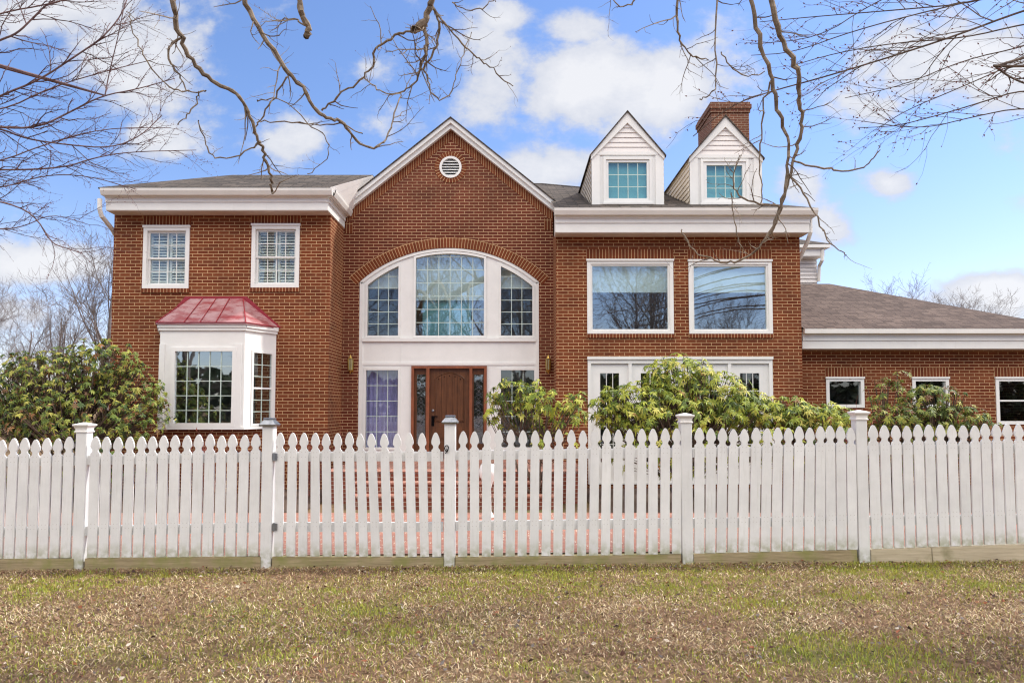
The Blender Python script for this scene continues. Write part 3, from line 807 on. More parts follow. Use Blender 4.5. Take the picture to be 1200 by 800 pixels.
# dormers
def dormer(pxl, pxr, apex, eave, bot, wrect, prect):
    Yd = 14.3; zb = roofz(Yd) - .03
    xl, xr = X(pxl, Yd, 215), X(pxr, Yd, 215); ze = Z(eave, Yd, (pxl + pxr) / 2); xa = (xl + xr) / 2; za = Z(apex, Yd, (pxl + pxr) / 2)
    sl = (za - ze) / (xr - xa)
    yback = ey + (ze - ez2) / s_r; yback2 = ey + (za - ez2) / s_r
    wx0, wx1, wz0, wz1 = R4(*wrect, Yd)
    b = MB()
    b.wall([(xl, zb), (xr, zb), (xr, ze), (xl, ze)], [rect(wx0, wx1, wz0, wz1)], Yd, .1)
    # corner boards, frieze
    cw = .17
    b.box(xl - .004, xl + cw, Yd - .022, Yd + .01, zb, ze - .02); b.box(xr - cw, xr + .004, Yd - .022, Yd + .01, zb, ze - .02)
    b.box(xl - .006, xr + .006, Yd - .028, Yd + .01, ze - .02, ze + .05)
    # rake boards
    for sg in (-1, 1):
        xe_ = xl - .02 if sg < 0 else xr + .02
        zz = za - sl * abs(xe_ - xa)
        b.prism([(xa, za), (xe_, zz), (xe_, zz - .10), (xa, za - .24)] if sg < 0 else [(xa, za), (xa, za - .24), (xe_, zz - .10), (xe_, zz)], Yd - .05, Yd + .01)
    d = b.build('dormer', M['trim'], H)
    # clapboards in the pediment
    c = MB(); z = ze + .05
    while z < za - .12:
        hw = (za - .1 - z) / sl; h2 = min(.105, za - .1 - z); hw2 = max(.0, (za - .1 - z - h2) / sl)
        c.poly([(xa - hw, Yd - .020, z), (xa + hw, Yd - .020, z), (xa + hw2, Yd - .002, z + h2), (xa - hw2, Yd - .002, z + h2)])
        c.poly([(xa - hw, Yd - .0, z), (xa + hw, Yd - .0, z), (xa + hw, Yd - .020, z), (xa - hw, Yd - .020, z)])
        z += .105
    c.build('siding', M['trimside'], d)
    # cheeks in lap siding
    for xx, sg in ((xl, -1), (xr, 1)):
        c = MB(); z = zb
        while z < ze - .02:
            y1 = min(yback, ey + (z - ez2) / s_r + .25); z1 = min(ze, z + .11)
            pts = [(xx + sg * .018, Yd + .0, z), (xx + sg * .018, y1, z), (xx + sg * .001, y1 + .2, z1), (xx + sg * .001, Yd + .0, z1)]
            c.poly(pts if sg > 0 else pts[::-1])
            pts = [(xx, Yd, z), (xx, y1, z), (xx + sg * .018, y1, z), (xx + sg * .018, Yd, z)]
            c.poly(pts)
            z += .11
        c.poly([(xx, Yd, zb), (xx, yback, ze), (xx, Yd, ze)])
        c.build('cheek', M['cream'], d)
    # roof
    r = MB()
    for sg in (-1, 1):
        xe_ = xl - .05 if sg < 0 else xr + .05; zz = za + .022 - sl * abs(xe_ - xa); yb = ey + (zz - ez2) / s_r + .1
        top = [(xa, Yd - .08, za + .022), (xe_, Yd - .08, zz), (xe_, yb, zz), (xa, yback2 + .2, za + .022)]
        r.poly(top if sg > 0 else top[::-1])
        bt = [(p[0], p[1], p[2] - .035) for p in top]; r.poly(bt[::-1] if sg > 0 else bt)
        r.poly([top[0], top[1], bt[1], bt[0]]); r.poly([top[1], top[2], bt[2], bt[1]])
    r.build('dormer_roof', M['shingle'], d)
    # window
    f = MB(); frame_bars(f, wx0, wx1, wz0, wz1, .055, Yd - .04, Yd + .06)
    qx0, qx1, qz0, qz1 = R4(*prect, Yd)
    frame_bars(f, wx0 + .056, wx1 - .056, wz0 + .056, wz1 - .056, max(.02, qx0 - wx0 - .056), Yd - .015, Yd + .055)
    f.box(wx0 - .02, wx1 + .02, Yd - .06, Yd - .03, wz0 - .03, wz0 + .012)
    f.build('window_frame', M['trim'], d)
    pane(qx0 - .01, qx1 + .01, qz0 - .01, qz1 + .01, Yd + .02, d); grille(qx0, qx1, qz0, qz1, 4, 3, Yd + .012, d)
    MB().box(qx0 - .05, qx1 + .05, Yd + .09, Yd + .095, qz0 - .05, qz1 + .05).build('blind', m_simple('teal_sky_tint', (.22, .52, .54), .8, var=.05), d)  # added teal blind, its colour stands in for sky reflection
dormer(693.5, 777.5, 132, 181, 243, (707, 764, 184.5, 238.5), (713, 759, 190.5, 233))
dormer(808.5, 892.5, 137, 184.5, 245, (821, 877, 187, 239), (828, 872, 192.5, 234.5))
# chimney
yc = 19.0; cx0, cx1 = X(834, yc, 150), X(878, yc, 150); ct = Z(120, yc, 855)
ch = MB(); ch.box(cx0, cx1, yc, yc + 1.4, 6.5, ct - .2)
ch.box(cx0 - .03, cx1 + .03, yc - .03, yc + 1.43, ct - .3, ct - .2); ch.box(cx0 - .06, cx1 + .06, yc - .06, yc + 1.46, ct - .1999, ct - .07)
ch.box(cx0 - .03, cx1 + .03, yc - .03, yc + 1.43, ct - .0699, ct)
cho = ch.build('chimney', M['chim'], H)
MB().box(cx0 + .15, cx0 + .55, yc + .3, yc + 1.0, ct, ct + .12).build('flue', M['gutter'], cho)

# downspouts
def downspout(pts, w=.04):
    MB().tube(pts, w, 8).build('downspout', M['gutter'], H)
gy = YLf - .1
downspout([P(117, 233, gy), P(117, 246, gy), P(119, 253, gy + .05), P(131, 268, YL + .02), (lx0 - .05, YL + .42, Z(285, YL)), (lx0 - .05, YL + .42, ZB)], .045)
gy2 = YRf + .15
downspout([(rx1 + .15, gy2, Rzt - .02), (rx1 + .15, gy2, Rzb + .05), (rx1 + .13, gy2 + .1, Rzb - .12), (rx1 + .05, YR + .25, Rzb - .5), (rx1 + .05, YR + .25, 3.0)], .045)

# --- rear upper block in white siding beyond the garage roof
yu = 19.3; ux1 = X(957, yu, 320); uz0, uz1 = Z(345, yu), Z(303, yu, 950)
up = MB(); z = uz0
while z < uz1:
    up.box(rx1 + .01, ux1, yu - .02, yu + 2, z, z + .10); up.poly([(rx1, yu - .045, z + .004), (ux1, yu - .045, z + .004), (ux1, yu - .021, z + .105), (rx1, yu - .021, z + .105)]); z += .11
up.build('siding_wall', M['trimside'], H)
f = MB(); f.box(rx1, ux1 + .08, yu - .35, yu + 2.2, uz1, Z(290.5, yu - .35, 950)); f.box(rx1, ux1 + .2, yu - .45, yu + 2.3, Z(290.4, yu - .4, 950), Z(286.5, yu - .4, 950))
f.build('fascia', M['trim'], H)
r = MB(); zt = Z(286, yu - .4, 950); r.poly([(rx1, yu - .46, zt), (ux1 + .2, yu - .46, zt), (ux1 - 1.2, yu + 1.5, zt + .8), (rx1, yu + 1.5, zt + .8)]); r.poly([(ux1 + .2, yu - .46, zt), (ux1 + .2, yu + 2.3, zt), (ux1 - 1.2, yu + 1.5, zt + .8)])
r.build('roof', M['shingle'], H)
downspout([P(963.5, 292, yu - .35), P(963.5, 305, yu - .35), P(960, 312, yu - .1), P(959.5, 330, yu - .05)], .05)

# --- garage wing
YGf = 14.45
Gzb, Gzt = Z(409, YGf, 1070), Z(389, YGf, 1070)
gxr = 11.75; GT = Gzb + .2
gw = [R4(968, 1012.5, 442, 477.5, YG), R4(1069, 1112, 442, 477.5, YG), R4(1167, 1212, 442, 497, YG)]
wg = MB().wall(rect(rx1, gxr, ZB, GT), [rect(*r) for r in gw], YG, .14)
wg.poly([(gxr, YG, ZB), (gxr, 22.5, ZB), (gxr, 22.5, GT), (gxr, YG, GT)]); wg.poly([(gxr, 22.5, ZB), (rx1, 22.5, ZB), (rx1, 22.5, GT), (gxr, 22.5, GT)])
wg.build('wall', M['brick'], H)
f = MB(); f.box(rx1 + .12, gxr + .15, YGf, YG + .02, Gzb + .012, Gzt); f.box(rx1 + .12, gxr + .155, YGf - .022, YGf + .01, Gzb + (Gzt - Gzb) * .5, Gzt - .002)
f.build('fascia', M['trim'], H)
MB().box(rx1 + .12, gxr, YGf + .012, YG + .01, Gzb, Gzb + .011).build('soffit', M['soffit'], H)
MB().box(rx1 + .12, gxr + .2, YGf - .135, YGf - .023, Gzt - .04, Gzt + .055).build('gutter', M['gutter'], H)
eg = Gzt + .06; yeg = YGf - .13; yrg = 18.5; zrg = Z(332.5, yrg, 950); xrg = X(972, yrg, 333)
r = MB(); xc = gxr + .2
r.poly([(rx1 + .11, yeg, eg), (xc, yeg, eg), (xrg, yrg, zrg), (rx1 + .11, yrg, zrg)]); r.poly([(xc, yeg, eg), (xc, 22.8, eg), (xrg, yrg, zrg)]); r.poly([(xc, 22.8, eg), (rx1 + .11, 22.8, eg), (rx1 + .11, yrg, zrg), (xrg, yrg, zrg)])
r.build('roof', M['shingle_garage'], H)
for k, r_ in enumerate(gw):
    x0, x1, z0, z1 = r_
    f = MB(); frame_bars(f, x0, x1, z0, z1, .07, YG - .02, YG + .09, wt=.085)
    f.box(x0 - .012, x1 + .012, YG - .04, YG + .01, z1 - .03, z1 + .012)
    if k == 2: f.box(x0 + .07, x1 - .07, YG + .02, YG + .08, (z0 + z1) / 2 - .015, (z0 + z1) / 2 + .02)
    w = f.build('window', M['trim'], H); pane(x0 + .068, x1 - .068, z0 + .068, z1 - .083, YG + .05, w)
    lintel(x0 - .01, x1 + .01, z1 + .012, .2, YG)

# --- bay window
bx0, bx1 = X(186.5, YB, 440), X(286, YB, 440); wx0 = bx0 - .36; wx1 = bx1 + .36
bz0, bz1 = Z(503, YB, 236), Z(380, YB, 236)
B_ = MB()
pr = R4(200, 276.5, 407, 500, YB)
B_.wall(rect(bx0, bx1, bz0, bz1), [rect(*pr)], YB, .08)
# right and left angled faces, written in a local frame (s along the face, z)
def face_frame(p0, p1):
    d = Vector((p1[0] - p0[0], p1[1] - p0[1], 0)); L = d.length; d.normalize(); nrm = Vector((d.y, -d.x, 0)); o = Vector((p0[0], p0[1], 0))
    return (lambda s, z, off=0: tuple(o + d * s + Vector((0, 0, z)) + nrm * off)), L
FR, LR = face_frame((bx1, YB), (wx1, YL)); FL, LL = face_frame((wx0, YL), (bx0, YB))
side_hole = (LR * .22, LR * .92, Z(499, YB + .3), Z(410.5, YB + .3))
def fbox(mb, Fn, s0, s1, z0, z1, o0, o1):
    c = [Fn(s0, z0, o1), Fn(s1, z0, o1), Fn(s1, z0, o0), Fn(s0, z0, o0), Fn(s0, z1, o1), Fn(s1, z1, o1), Fn(s1, z1, o0), Fn(s0, z1, o0)]
    for q in ((0, 1, 5, 4), (1, 2, 6, 5), (2, 3, 7, 6), (3, 0, 4, 7), (4, 5, 6, 7), (3, 2, 1, 0)): mb.poly([c[k] for k in q])
for Fn, L, mir in ((FR, LR, False), (FL, LL, True)):
    s0, s1, q0, q1 = side_hole
    if mir: s0, s1 = L - s1, L - s0
    fbox(B_, Fn, 0, s0, bz0, bz1, -.06, 0); fbox(B_, Fn, s1, L, bz0, bz1, -.06, 0); fbox(B_, Fn, s0, s1, bz0, q0, -.06, -.001); fbox(B_, Fn, s0, s1, q1, bz1, -.06, -.001)
    # window frame
    fbox(B_, Fn, s0 + .001, s0 + .05, q0, q1, -.04, .015); fbox(B_, Fn, s1 - .05, s1 - .001, q0, q1, -.04, .015); fbox(B_, Fn, s0 + .05, s1 - .05, q1 - .05, q1 - .001, -.04, .014); fbox(B_, Fn, s0 + .05, s1 - .05, q0 + .001, q0 + .05, -.04, .014)
    fbox(B_, Fn, s0 + .05, s1 - .05, (q0 + q1) / 2 - .018, (q0 + q1) / 2 + .018, -.03, .005)
    fbox(B_, Fn, -.01, L, bz1 - .12, bz1 - .06, 0, .035); fbox(B_, Fn, -.01, L, bz1 - .06, bz1 + .02, 0, .06)
    fbox(B_, Fn, 0, L, bz0, bz0 + .05, 0, .02)
B_.box(bx0 - .02, bx1 + .02, YB - .035, YB, bz1 - .12, bz1 - .06); B_.box(bx0 - .03, bx1 + .03, YB - .06, YB, bz1 - .06, bz1 + .02)
B_.box(bx0, bx0 + .10, YB - .02, YB - .001, bz0, Z(403, YB)); B_.box(bx1 - .19, bx1 - .05, YB - .02, YB - .001, bz0, Z(403, YB))
B_.box(bx0, bx1, YB - .022, YB - .001, bz0, bz0 + .05)
frame_bars(B_, pr[0], pr[1], pr[2], pr[3], .075, YB - .025, YB + .06)
bay = B_.build('bay_window', M['trim'], H)
bp = R4(205, 271.3, 412, 498, YB); pane(bp[0] - .01, bp[1] + .01, bp[2] - .01, bp[3] + .01, YB + .03, bay, 'glass_sky'); grille(bp[0], bp[1], bp[2], bp[3], 5, 5, YB + .02, bay)
for Fn, L, mir in ((FR, LR, False), (FL, LL, True)):
    s0, s1, q0, q1 = side_hole
    if mir: s0, s1 = L - s1, L - s0
    pn = MB(); fbox(pn, Fn, s0 + .05, s1 - .05, q0 + .05, q1 - .05, -.026, -.02); pn.build('pane', M['glass'], bay)
    gg = MB(); fbox(gg, Fn, (s0 + s1) / 2 - .008, (s0 + s1) / 2 + .008, q0 + .05, q1 - .05, -.019, -.008)
    for k in (1, 2, 4, 5): fbox(gg, Fn, s0 + .05, s1 - .05, q0 + .05 + (q1 - q0 - .1) * k / 6 - .007, q0 + .05 + (q1 - q0 - .1) * k / 6 + .007, -.018, -.01)
    gg.build('grille', M['grille'], bay)
# sheet under the bay and its brick footing
u = MB(); u.poly([(bx0, YB, bz0), (wx0, YL, bz0), (wx1, YL, bz0), (bx1, YB, bz0)]); u.build('bay_floor', M['soffit'], bay)
ft = MB(); bi = .08
for (p, q) in (((wx0 + bi, YL), (bx0 + bi, YB + bi)), ((bx0 + bi, YB + bi), (bx1 - bi, YB + bi)), ((bx1 - bi, YB + bi), (wx1 - bi, YL))):
    ft.poly([(p[0], p[1], ZB), (q[0], q[1], ZB), (q[0], q[1], bz0 - .002), (p[0], p[1], bz0 - .002)])
ft.build('bay_footing', M['brick'], bay)
# red standing seam roof
rz0 = bz1 + .02; rz1 = Z(350, YL, 255); o_ = .085
e = [(wx0 - .06, YL - .003), (bx0 - .05, YB - o_), (bx1 + .05, YB - o_), (wx1 + .06, YL - .003)]
tl, tr_ = (X(222, YL, 350), YL - .003, rz1), (X(285, YL, 350), YL - .003, rz1)
E = [(p[0], p[1], rz0) for p in e]
rf = MB(); rf.poly([E[0], E[1], tl]); rf.poly([E[1], E[2], tr_, tl]); rf.poly([E[2], E[3], tr_])
for k in range(3): rf.poly([(E[k][0], E[k][1], rz0 - .03), (E[k + 1][0], E[k + 1][1], rz0 - .03), E[k + 1], E[k]])
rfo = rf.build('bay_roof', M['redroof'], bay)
sm = MB()
def seam(a, b, w=.012): sm.tube([Vector(a) + Vector((0, -.004, .008)), Vector(b) + Vector((0, -.004, .008))], w, 4, True)
seam(E[1], tl); seam(E[2], tr_)
for k in (1, 2, 3):
    a = Vector(E[1]).lerp(Vector(E[2]), .31 + (k - 1) * .178); b = Vector(tl).lerp(Vector(tr_), k / 4); seam(a, b, .010)
seam(E[1], E[2], .012); seam(E[2], E[3], .012); seam(E[0], E[1], .012)
fl = [Vector((E[0][0] - .03, YL - .006, rz0 + .0)), Vector((tl[0] - .08, YL - .006, rz1 + .05)), Vector((tr_[0] + .07, YL - .006, rz1 + .05)), Vector((E[3][0] + .05, YL - .006, rz0))]
fi = [Vector((E[0][0] + .05, YL - .006, rz0)), Vector(tl), Vector(tr_), Vector((E[3][0] - .02, YL - .006, rz0))]
for k in range(3): sm.poly([fi[k], fi[k + 1], fl[k + 1], fl[k]])
sm.build('seam', M['redtrim'], rfo)

# floors and inner walls, so the rooms read as rooms
im = MB()
im.box(lx0 + .1, lx1 - .1, YL + 1.6, YL + 1.62, ZB, LT); im.box(gx0, rx1 - .1, YE + 1.5, YE + 1.52, ZB, RT); im.box(rx1 + .1, gxr - .1, YG + 1.8, YG + 1.82, ZB, GT)
im.box(lx0 + .05, lx1 - .05, YL + .2, 17, Z(372, YL), Z(372, YL) + .1); im.box(lx0 + .05, lx1 - .05, YL + .2, 17, LT - .02, LT); im.box(rx0 + .05, rx1 - .05, YR + .2, 17, Z(410, YR), Z(410, YR) + .1)
im.box(gx0 + .05, rx1 - .05, YE + .16, 17, RT - .03, RT - .01); im.box(rx1 + .05, gxr - .05, YG + .2, 18, GT - .03, GT)
im.build('interior_wall', M['room'], H)

# ------------------------------------------------------------------ porch steps
PT = empty('brick_porch', (cxa, 12, -.12), 'raised red brick porch with steps leading to the brown front door', 'porch')
def part(o, root):
    o.parent = root; o.matrix_parent_inverse = Matrix.Translation(-Vector(root.location)); return o
px0_, px1_ = -3.3, 1.28
s = MB(); s.box(px0_, px1_, 12.05, YE - .003, ZB, zdoor - .012); s.build('landing', M['step'], PT)
s = MB(); rr_ = (zdoor + .1) / 3
for k in range(2):
    s.box(px0_ + .6, px1_ - .5, 12.05 - .34 * (k + 1), 12.049 - .34 * k, ZB, zdoor - .012 - (zdoor + .10) / 3 * (k + 1))
s.build('step', M['step'], PT)
s = MB(); s.box(px0_ - .02, px1_ + .02, 12.02, YE - .004, zdoor - .0119, zdoor - .002)
for k in range(2): s.box(px0_ + .59, px1_ - .49, 12.03 - .34 * (k + 1), 12.02 - .34 * k, zdoor - .0119 - (zdoor + .10) / 3 * (k + 1), zdoor + .02 - (zdoor + .10) / 3 * (k + 1))
s.build('tread', M['paver'], PT)

# ------------------------------------------------------------------ picket fence
def picket_mesh(h, w=.0435, th=.02, nick=0):
    """origin at the middle of the foot, front at y=0"""
    pr = [(-w, 0), (w, 0)]
    sh = [(w, h - .19), (w * .96, h - .176), (w * .66, h - .165), (w * .56, h - .148), (w * .66, h - .131), (w * .93, h - .118), (w * .99, h - .10), (w * .92, h - .075), (w * .72, h - .045), (w * .45, h - .018), (w * .2, h - .003), (0, h)]
    pr += sh + [(-x, z) for x, z in sh[:-1][::-1]]
    return MB().prism(pr, 0, th).mesh('picket', M['fence'])
PM = {k: [picket_mesh(1.245, k), picket_mesh(1.235, k - .0008), picket_mesh(1.25, k + .0008)] for k in (.0435, .0455, .0478)}
def top_line(px):   # picket tops in the photograph, pixel row
    pts = [(-200, 517), (0, 514), (100, 512), (300, 508.5), (313, 507), (520, 507), (540, 505), (700, 502), (805, 502), (900, 500.5), (1011, 499), (1100, 497.5), (1200, 496), (1500, 493)]
    for (a, b), (c, d) in zip(pts[:-1], pts[1:]):
        if a <= px <= c: return b + (d - b) * (px - a) / (c - a)
    return 505
def bot_line(px):
    pts = [(-200, 656), (0, 654), (300, 651), (527, 652), (700, 650), (805, 648), (1011, 643), (1200, 636), (1500, 628)]
    for (a, b), (c, d) in zip(pts[:-1], pts[1:]):
        if a <= px <= c: return b + (d - b) * (px - a) / (c - a)
    return 650
def lean(px):
    pts = [(-300, 0), (320, .1), (360, -.3), (400, -1.6), (440, -2.6), (500, -1.6), (522, -.4), (560, 0), (650, .9), (750, 1.0), (800, .7), (840, 1.5), (900, 2.2), (960, 1.4), (1003, .4), (1030, 0), (1500, 0)]
    for (a, b), (c, d) in zip(pts[:-1], pts[1:]):
        if a <= px <= c: return b + (d - b) * (px - a) / (c - a)
    return 0
def add_picket(root, px, w=.0478):
    zt, zb = Z(top_line(px), YF, px), Z(bot_line(px), YF, px)
    me = PM[w][rnd.randrange(3)]
    o = bpy.data.objects.new('picket', me); COL.objects.link(o); o.parent = root
    o.location = Vector((X(px, YF, 580), YF - .012 + rnd.uniform(-.003, .003), zb)) - Vector(root.location)
    o.rotation_euler = (rnd.uniform(-.006, .006), R(lean(px) + rnd.uniform(-.25, .25)), rnd.uniform(-.02, .02)); o.scale = (1, 1, (zt - zb) / 1.245 + rnd.uniform(-.004, .004))
def rails(root, pa, pb):
    for yy in (534.5, 617):
        a, b = P(pa, yy + (top_line(pa) - 507) * .9, YF + .03), P(pb, yy + (top_line(pb) - 507) * .9, YF + .03)
        m = MB(); hh = .048
        c = [(a.x, YF + .01, a.z - hh), (b.x, YF + .01, b.z - hh), (b.x, YF + .05, b.z - hh), (a.x, YF + .05, a.z - hh), (a.x, YF + .01, a.z + hh), (b.x, YF + .01, b.z + hh), (b.x, YF + .05, b.z + hh), (a.x, YF + .05, a.z + hh)]
        for q in ((0, 1, 5, 4), (1, 2, 6, 5), (2, 3, 7, 6), (3, 0, 4, 7), (4, 5, 6, 7), (3, 2, 1, 0)): m.poly([c[k] for k in q])
        m.build('rail', M['fence'], root)
def post(root, px, py_top, cap):
    w = .056; x = X(px, YF, 580); zt = Z(py_top, YF, px); y0 = YF - .018; yc_ = y0 + w
    zb = gz(x, 6.9) - .05
    p = MB(); e = .006; prof = [(-w, -w + e), (-w + e, -w), (w - e, -w), (w, -w + e), (w, w - e), (w - e, w), (-w + e, w), (-w, w - e)]
    ztop = zt - (.075 if cap == 'metal' else .06)
    n = len(prof); bi_ = len(p.v)
    for k in range(n):
        a, b = prof[k], prof[(k + 1) % n]
        p.poly([(x + a[0], yc_ + a[1], zb), (x + b[0], yc_ + b[1], zb), (x + b[0], yc_ + b[1], ztop), (x + a[0], yc_ + a[1], ztop)])
    p.poly([(x + a[0], yc_ + a[1], ztop) for a in prof])
    po = p.build('post', M['fence'], root)
    def fr(lv, mat, nm):
        c = MB()
        for (r0, z0), (r1, z1) in zip(lv[:-1], lv[1:]):
            for k in range(4):
                q = [(-1, -1), (1, -1), (1, 1), (-1, 1)]; a, b = q[k], q[(k + 1) % 4]
                c.poly([(x + a[0] * r0, yc_ + a[1] * r0, z0), (x + b[0] * r0, yc_ + b[1] * r0, z0), (x + b[0] * r1, yc_ + b[1] * r1, z1), (x + a[0] * r1, yc_ + a[1] * r1, z1)])
        r, z = lv[-1]; c.poly([(x + a * r, yc_ + b * r, z) for a, b in ((-1, -1), (1, -1), (1, 1), (-1, 1))])
        c.build(nm, M[mat], po)
    if cap == 'metal':
        fr([(w, ztop - .005), (w + .022, ztop - .005), (w + .028, ztop + .012), (w - .012, ztop + .062), (w - .006, ztop + .066), (w - .006, ztop + .075), (w - .012, ztop + .08)], 'lead', 'post_cap')
    else:
        fr([(w, ztop - .04), (w + .010, ztop - .038), (w + .010, ztop - .028), (w + .002, ztop - .02), (w + .004, ztop + .004), (w + .018, ztop + .024), (w + .024, ztop + .03), (w + .024, ztop + .042), (.012, ztop + .062)], 'capwhite', 'post_cap')
    return po
def span(a, b, pitch, lo=.5, hi=.5):
    n = max(1, round((b - a) / pitch)); return [a + (b - a) * (k + .5) / n for k in range(n)]
FL_ = empty('picket_fence', (X(96, YF), YF, 0), 'weathered white picket fence run left of the gate, in front of the bay window', 'fence')
for px in span(-190, 86, 12.95) + span(103.5, 305, 13.1): add_picket(FL_, px)
rails(FL_, -195, 90); rails(FL_, 101, 308)
post(FL_, 94, 495, 'white'); post(FL_, 313, 490, 'metal')
GT_ = empty('garden_gate', (X(420, YF), YF, 0), 'white picket gate with leaning pickets between two grey metal capped posts', 'gate')
for px in span(320.5, 519.5, 14.3): add_picket(GT_, px, .0435)
rails(GT_, 321, 519.5)
for yy in (535, 617):
    h = MB(); c = P(322.5, yy, YF - .02); h.box(c.x - .03, c.x + .02, YF - .022, YF - .015, c.z - .035, c.z + .035); h.tube([(c.x - .012, YF - .026, c.z - .04), (c.x - .012, YF - .026, c.z + .04)], .008, 6, True); h.build('hinge', M['lead'], GT_)
FR_ = empty('picket_fence', (X(805, YF), YF, 0), 'long weathered white picket fence run right of the gate, below the rhododendrons', 'fence')
for px in span(535.5, 799, 13.6): add_picket(FR_, px, .0455)
for px in span(812, 1004, 13.1) + span(1019, 1400, 13.05): add_picket(FR_, px)
rails(FR_, 534, 800); rails(FR_, 811, 1005); rails(FR_, 1018, 1402)
post(FR_, 527, 487, 'metal'); post(FR_, 805, 484, 'white'); post(FR_, 1011, 480.5, 'white')
lt = MB(); c = P(523.5, 525, YF - .03)
lt.tube([c + Vector((.02 * math.cos(a) * (1 if k < 9 else .8), 0, .03 * math.sin(a))) for k, a in enumerate([math.pi * 2 * j / 10 for j in range(11)])], .005, 5)
lt.tube([c + Vector((-.015, .01, -.05)), c + Vector((.01, -.005, -.03)), c + Vector((.0, 0, -.005))], .005, 5)
lt.build('latch', M['black'], FR_)

# timber edging under the fence
for (a, b, label, mt) in ((-190, 88, 'mossy timber edging board at the left end of the fence', 'timber'), (101.5, 306.5, 'mossy timber edging board under the pickets left of the gate', 'timber'), (320, 520, 'mossy timber edging board under the gate', 'timber'),
        (534, 797.5, 'longest mossy timber edging board, just right of the gate', 'timber'), (812.5, 1003, 'brown timber edging board between the two right white posts', 'timber'), (1019.5, 1090, 'short pale edging board just right of the rightmost post', 'timber_pale'), (1091, 1400, 'pale edging board at the far right end of the fence', 'timber_pale')):
    xa, xb = X(a, YF, 650), X(b, YF, 650); m_ = MB(); n = 6
    za = Z(bot_line(a), YF, a); zb = Z(bot_line(b), YF, b)
    c = [(xa, YF - .03, gz(xa, 6.9) - .06), (xb, YF - .03, gz(xb, 6.9) - .06), (xb, YF + .05, gz(xb, 6.9) - .06), (xa, YF + .05, gz(xa, 6.9) - .06), (xa, YF - .024, za - .006), (xb, YF - .024, zb - .006), (xb, YF + .05, zb - .004), (xa, YF + .05, za - .004)]
    for q in ((0, 1, 5, 4), (1, 2, 6, 5), (2, 3, 7, 6), (3, 0, 4, 7), (4, 5, 6, 7), (3, 2, 1, 0)): m_.poly([c[k] for k in q])
    tag(m_.build('edging_board', M[mt]), label, 'edging board', 'timber edging boards under the fence')

# white round pot standing on the path behind the fence
c = P(572, 553, 10.2)
pt = MB(); z0 = gz(c.x, 10.2) + .012; hgt = c.z + .12 - z0; pt.smooth = True
pt.lathe(c.x, 10.2, [(.09, z0), (.10, z0 + .02), (.05, z0 + .1), (.045, z0 + hgt * .55), (.07, z0 + hgt * .66), (.13, z0 + hgt * .78), (.14, z0 + hgt * .88), (.115, z0 + hgt * .97), (.10, z0 + hgt)], 18)
tag(pt.build('garden_urn', M['white_glaze']), 'small round white ornament glimpsed between pickets just right of the gate', 'garden ornament')

# ------------------------------------------------------------------ leaves and shrubs
class Leaves:
    def __init__(s): s.v = []; s.f = []; s.c = []
    def leaf(s, p, d, up, L, w, col, fold=.25, droop=.2):
        side = d.cross(up)
        if side.length < 1e-4: side = Vector((1, 0, 0))
        side.normalize(); nn = side.cross(d).normalized()
        a = p; b = p + d * (L * .45); t = p + d * L - Vector((0, 0, L * droop)); i = len(s.v)
        e = nn * (w * fold)
        s.v += [tuple(a), tuple(b + side * w + e), tuple(b), tuple(b - side * w + e), tuple(t)]
        s.f += [(i, i + 1, i + 2), (i + 1, i + 4, i + 2), (i, i + 2, i + 3), (i + 3, i + 2, i + 4)]
        s.c += [col] * 4
    def build(s, name, mat, parent=None):
        me = bpy.data.meshes.new(name); me.from_pydata(s.v, [], s.f); me.materials.append(mat)
        ca = me.color_attributes.new('tint', 'FLOAT_COLOR', 'CORNER')
        arr = np.ones((len(me.loops), 4), np.float32); k = np.array([len(f) for f in s.f]); arr[:, :3] = np.repeat(np.array(s.c, np.float32), k, axis=0)
        ca.data.foreach_set('color', arr.ravel())
        o = bpy.data.objects.new(name, me); COL.objects.link(o)
        if parent is not None: o.parent = parent; o.matrix_parent_inverse = Matrix.Translation(-Vector(parent.location))
        return o
PAL_R = [((.40, .43, .06), 7), ((.28, .34, .05), 6), ((.14, .20, .035), 6), ((.06, .095, .02), 3), ((.56, .53, .13), 3), ((.24, .13, .04), .5)]
PAL_L = [((.23, .26, .045), 5), ((.12, .17, .03), 6), ((.045, .075, .02), 5), ((.36, .34, .07), 3), ((.26, .13, .05), 1), ((.15, .08, .04), 1.5)]
PAL_D = [((.18, .22, .04), 4), ((.09, .13, .03), 6), ((.30, .31, .06), 3), ((.20, .10, .045), 2)]
def pick(pal):
    r = rnd.uniform(0, sum(w for _, w in pal))
    for c, w in pal:
        r -= w
        if r <= 0: break
    k = rnd.uniform(.8, 1.25); return tuple(x * k for x in c)
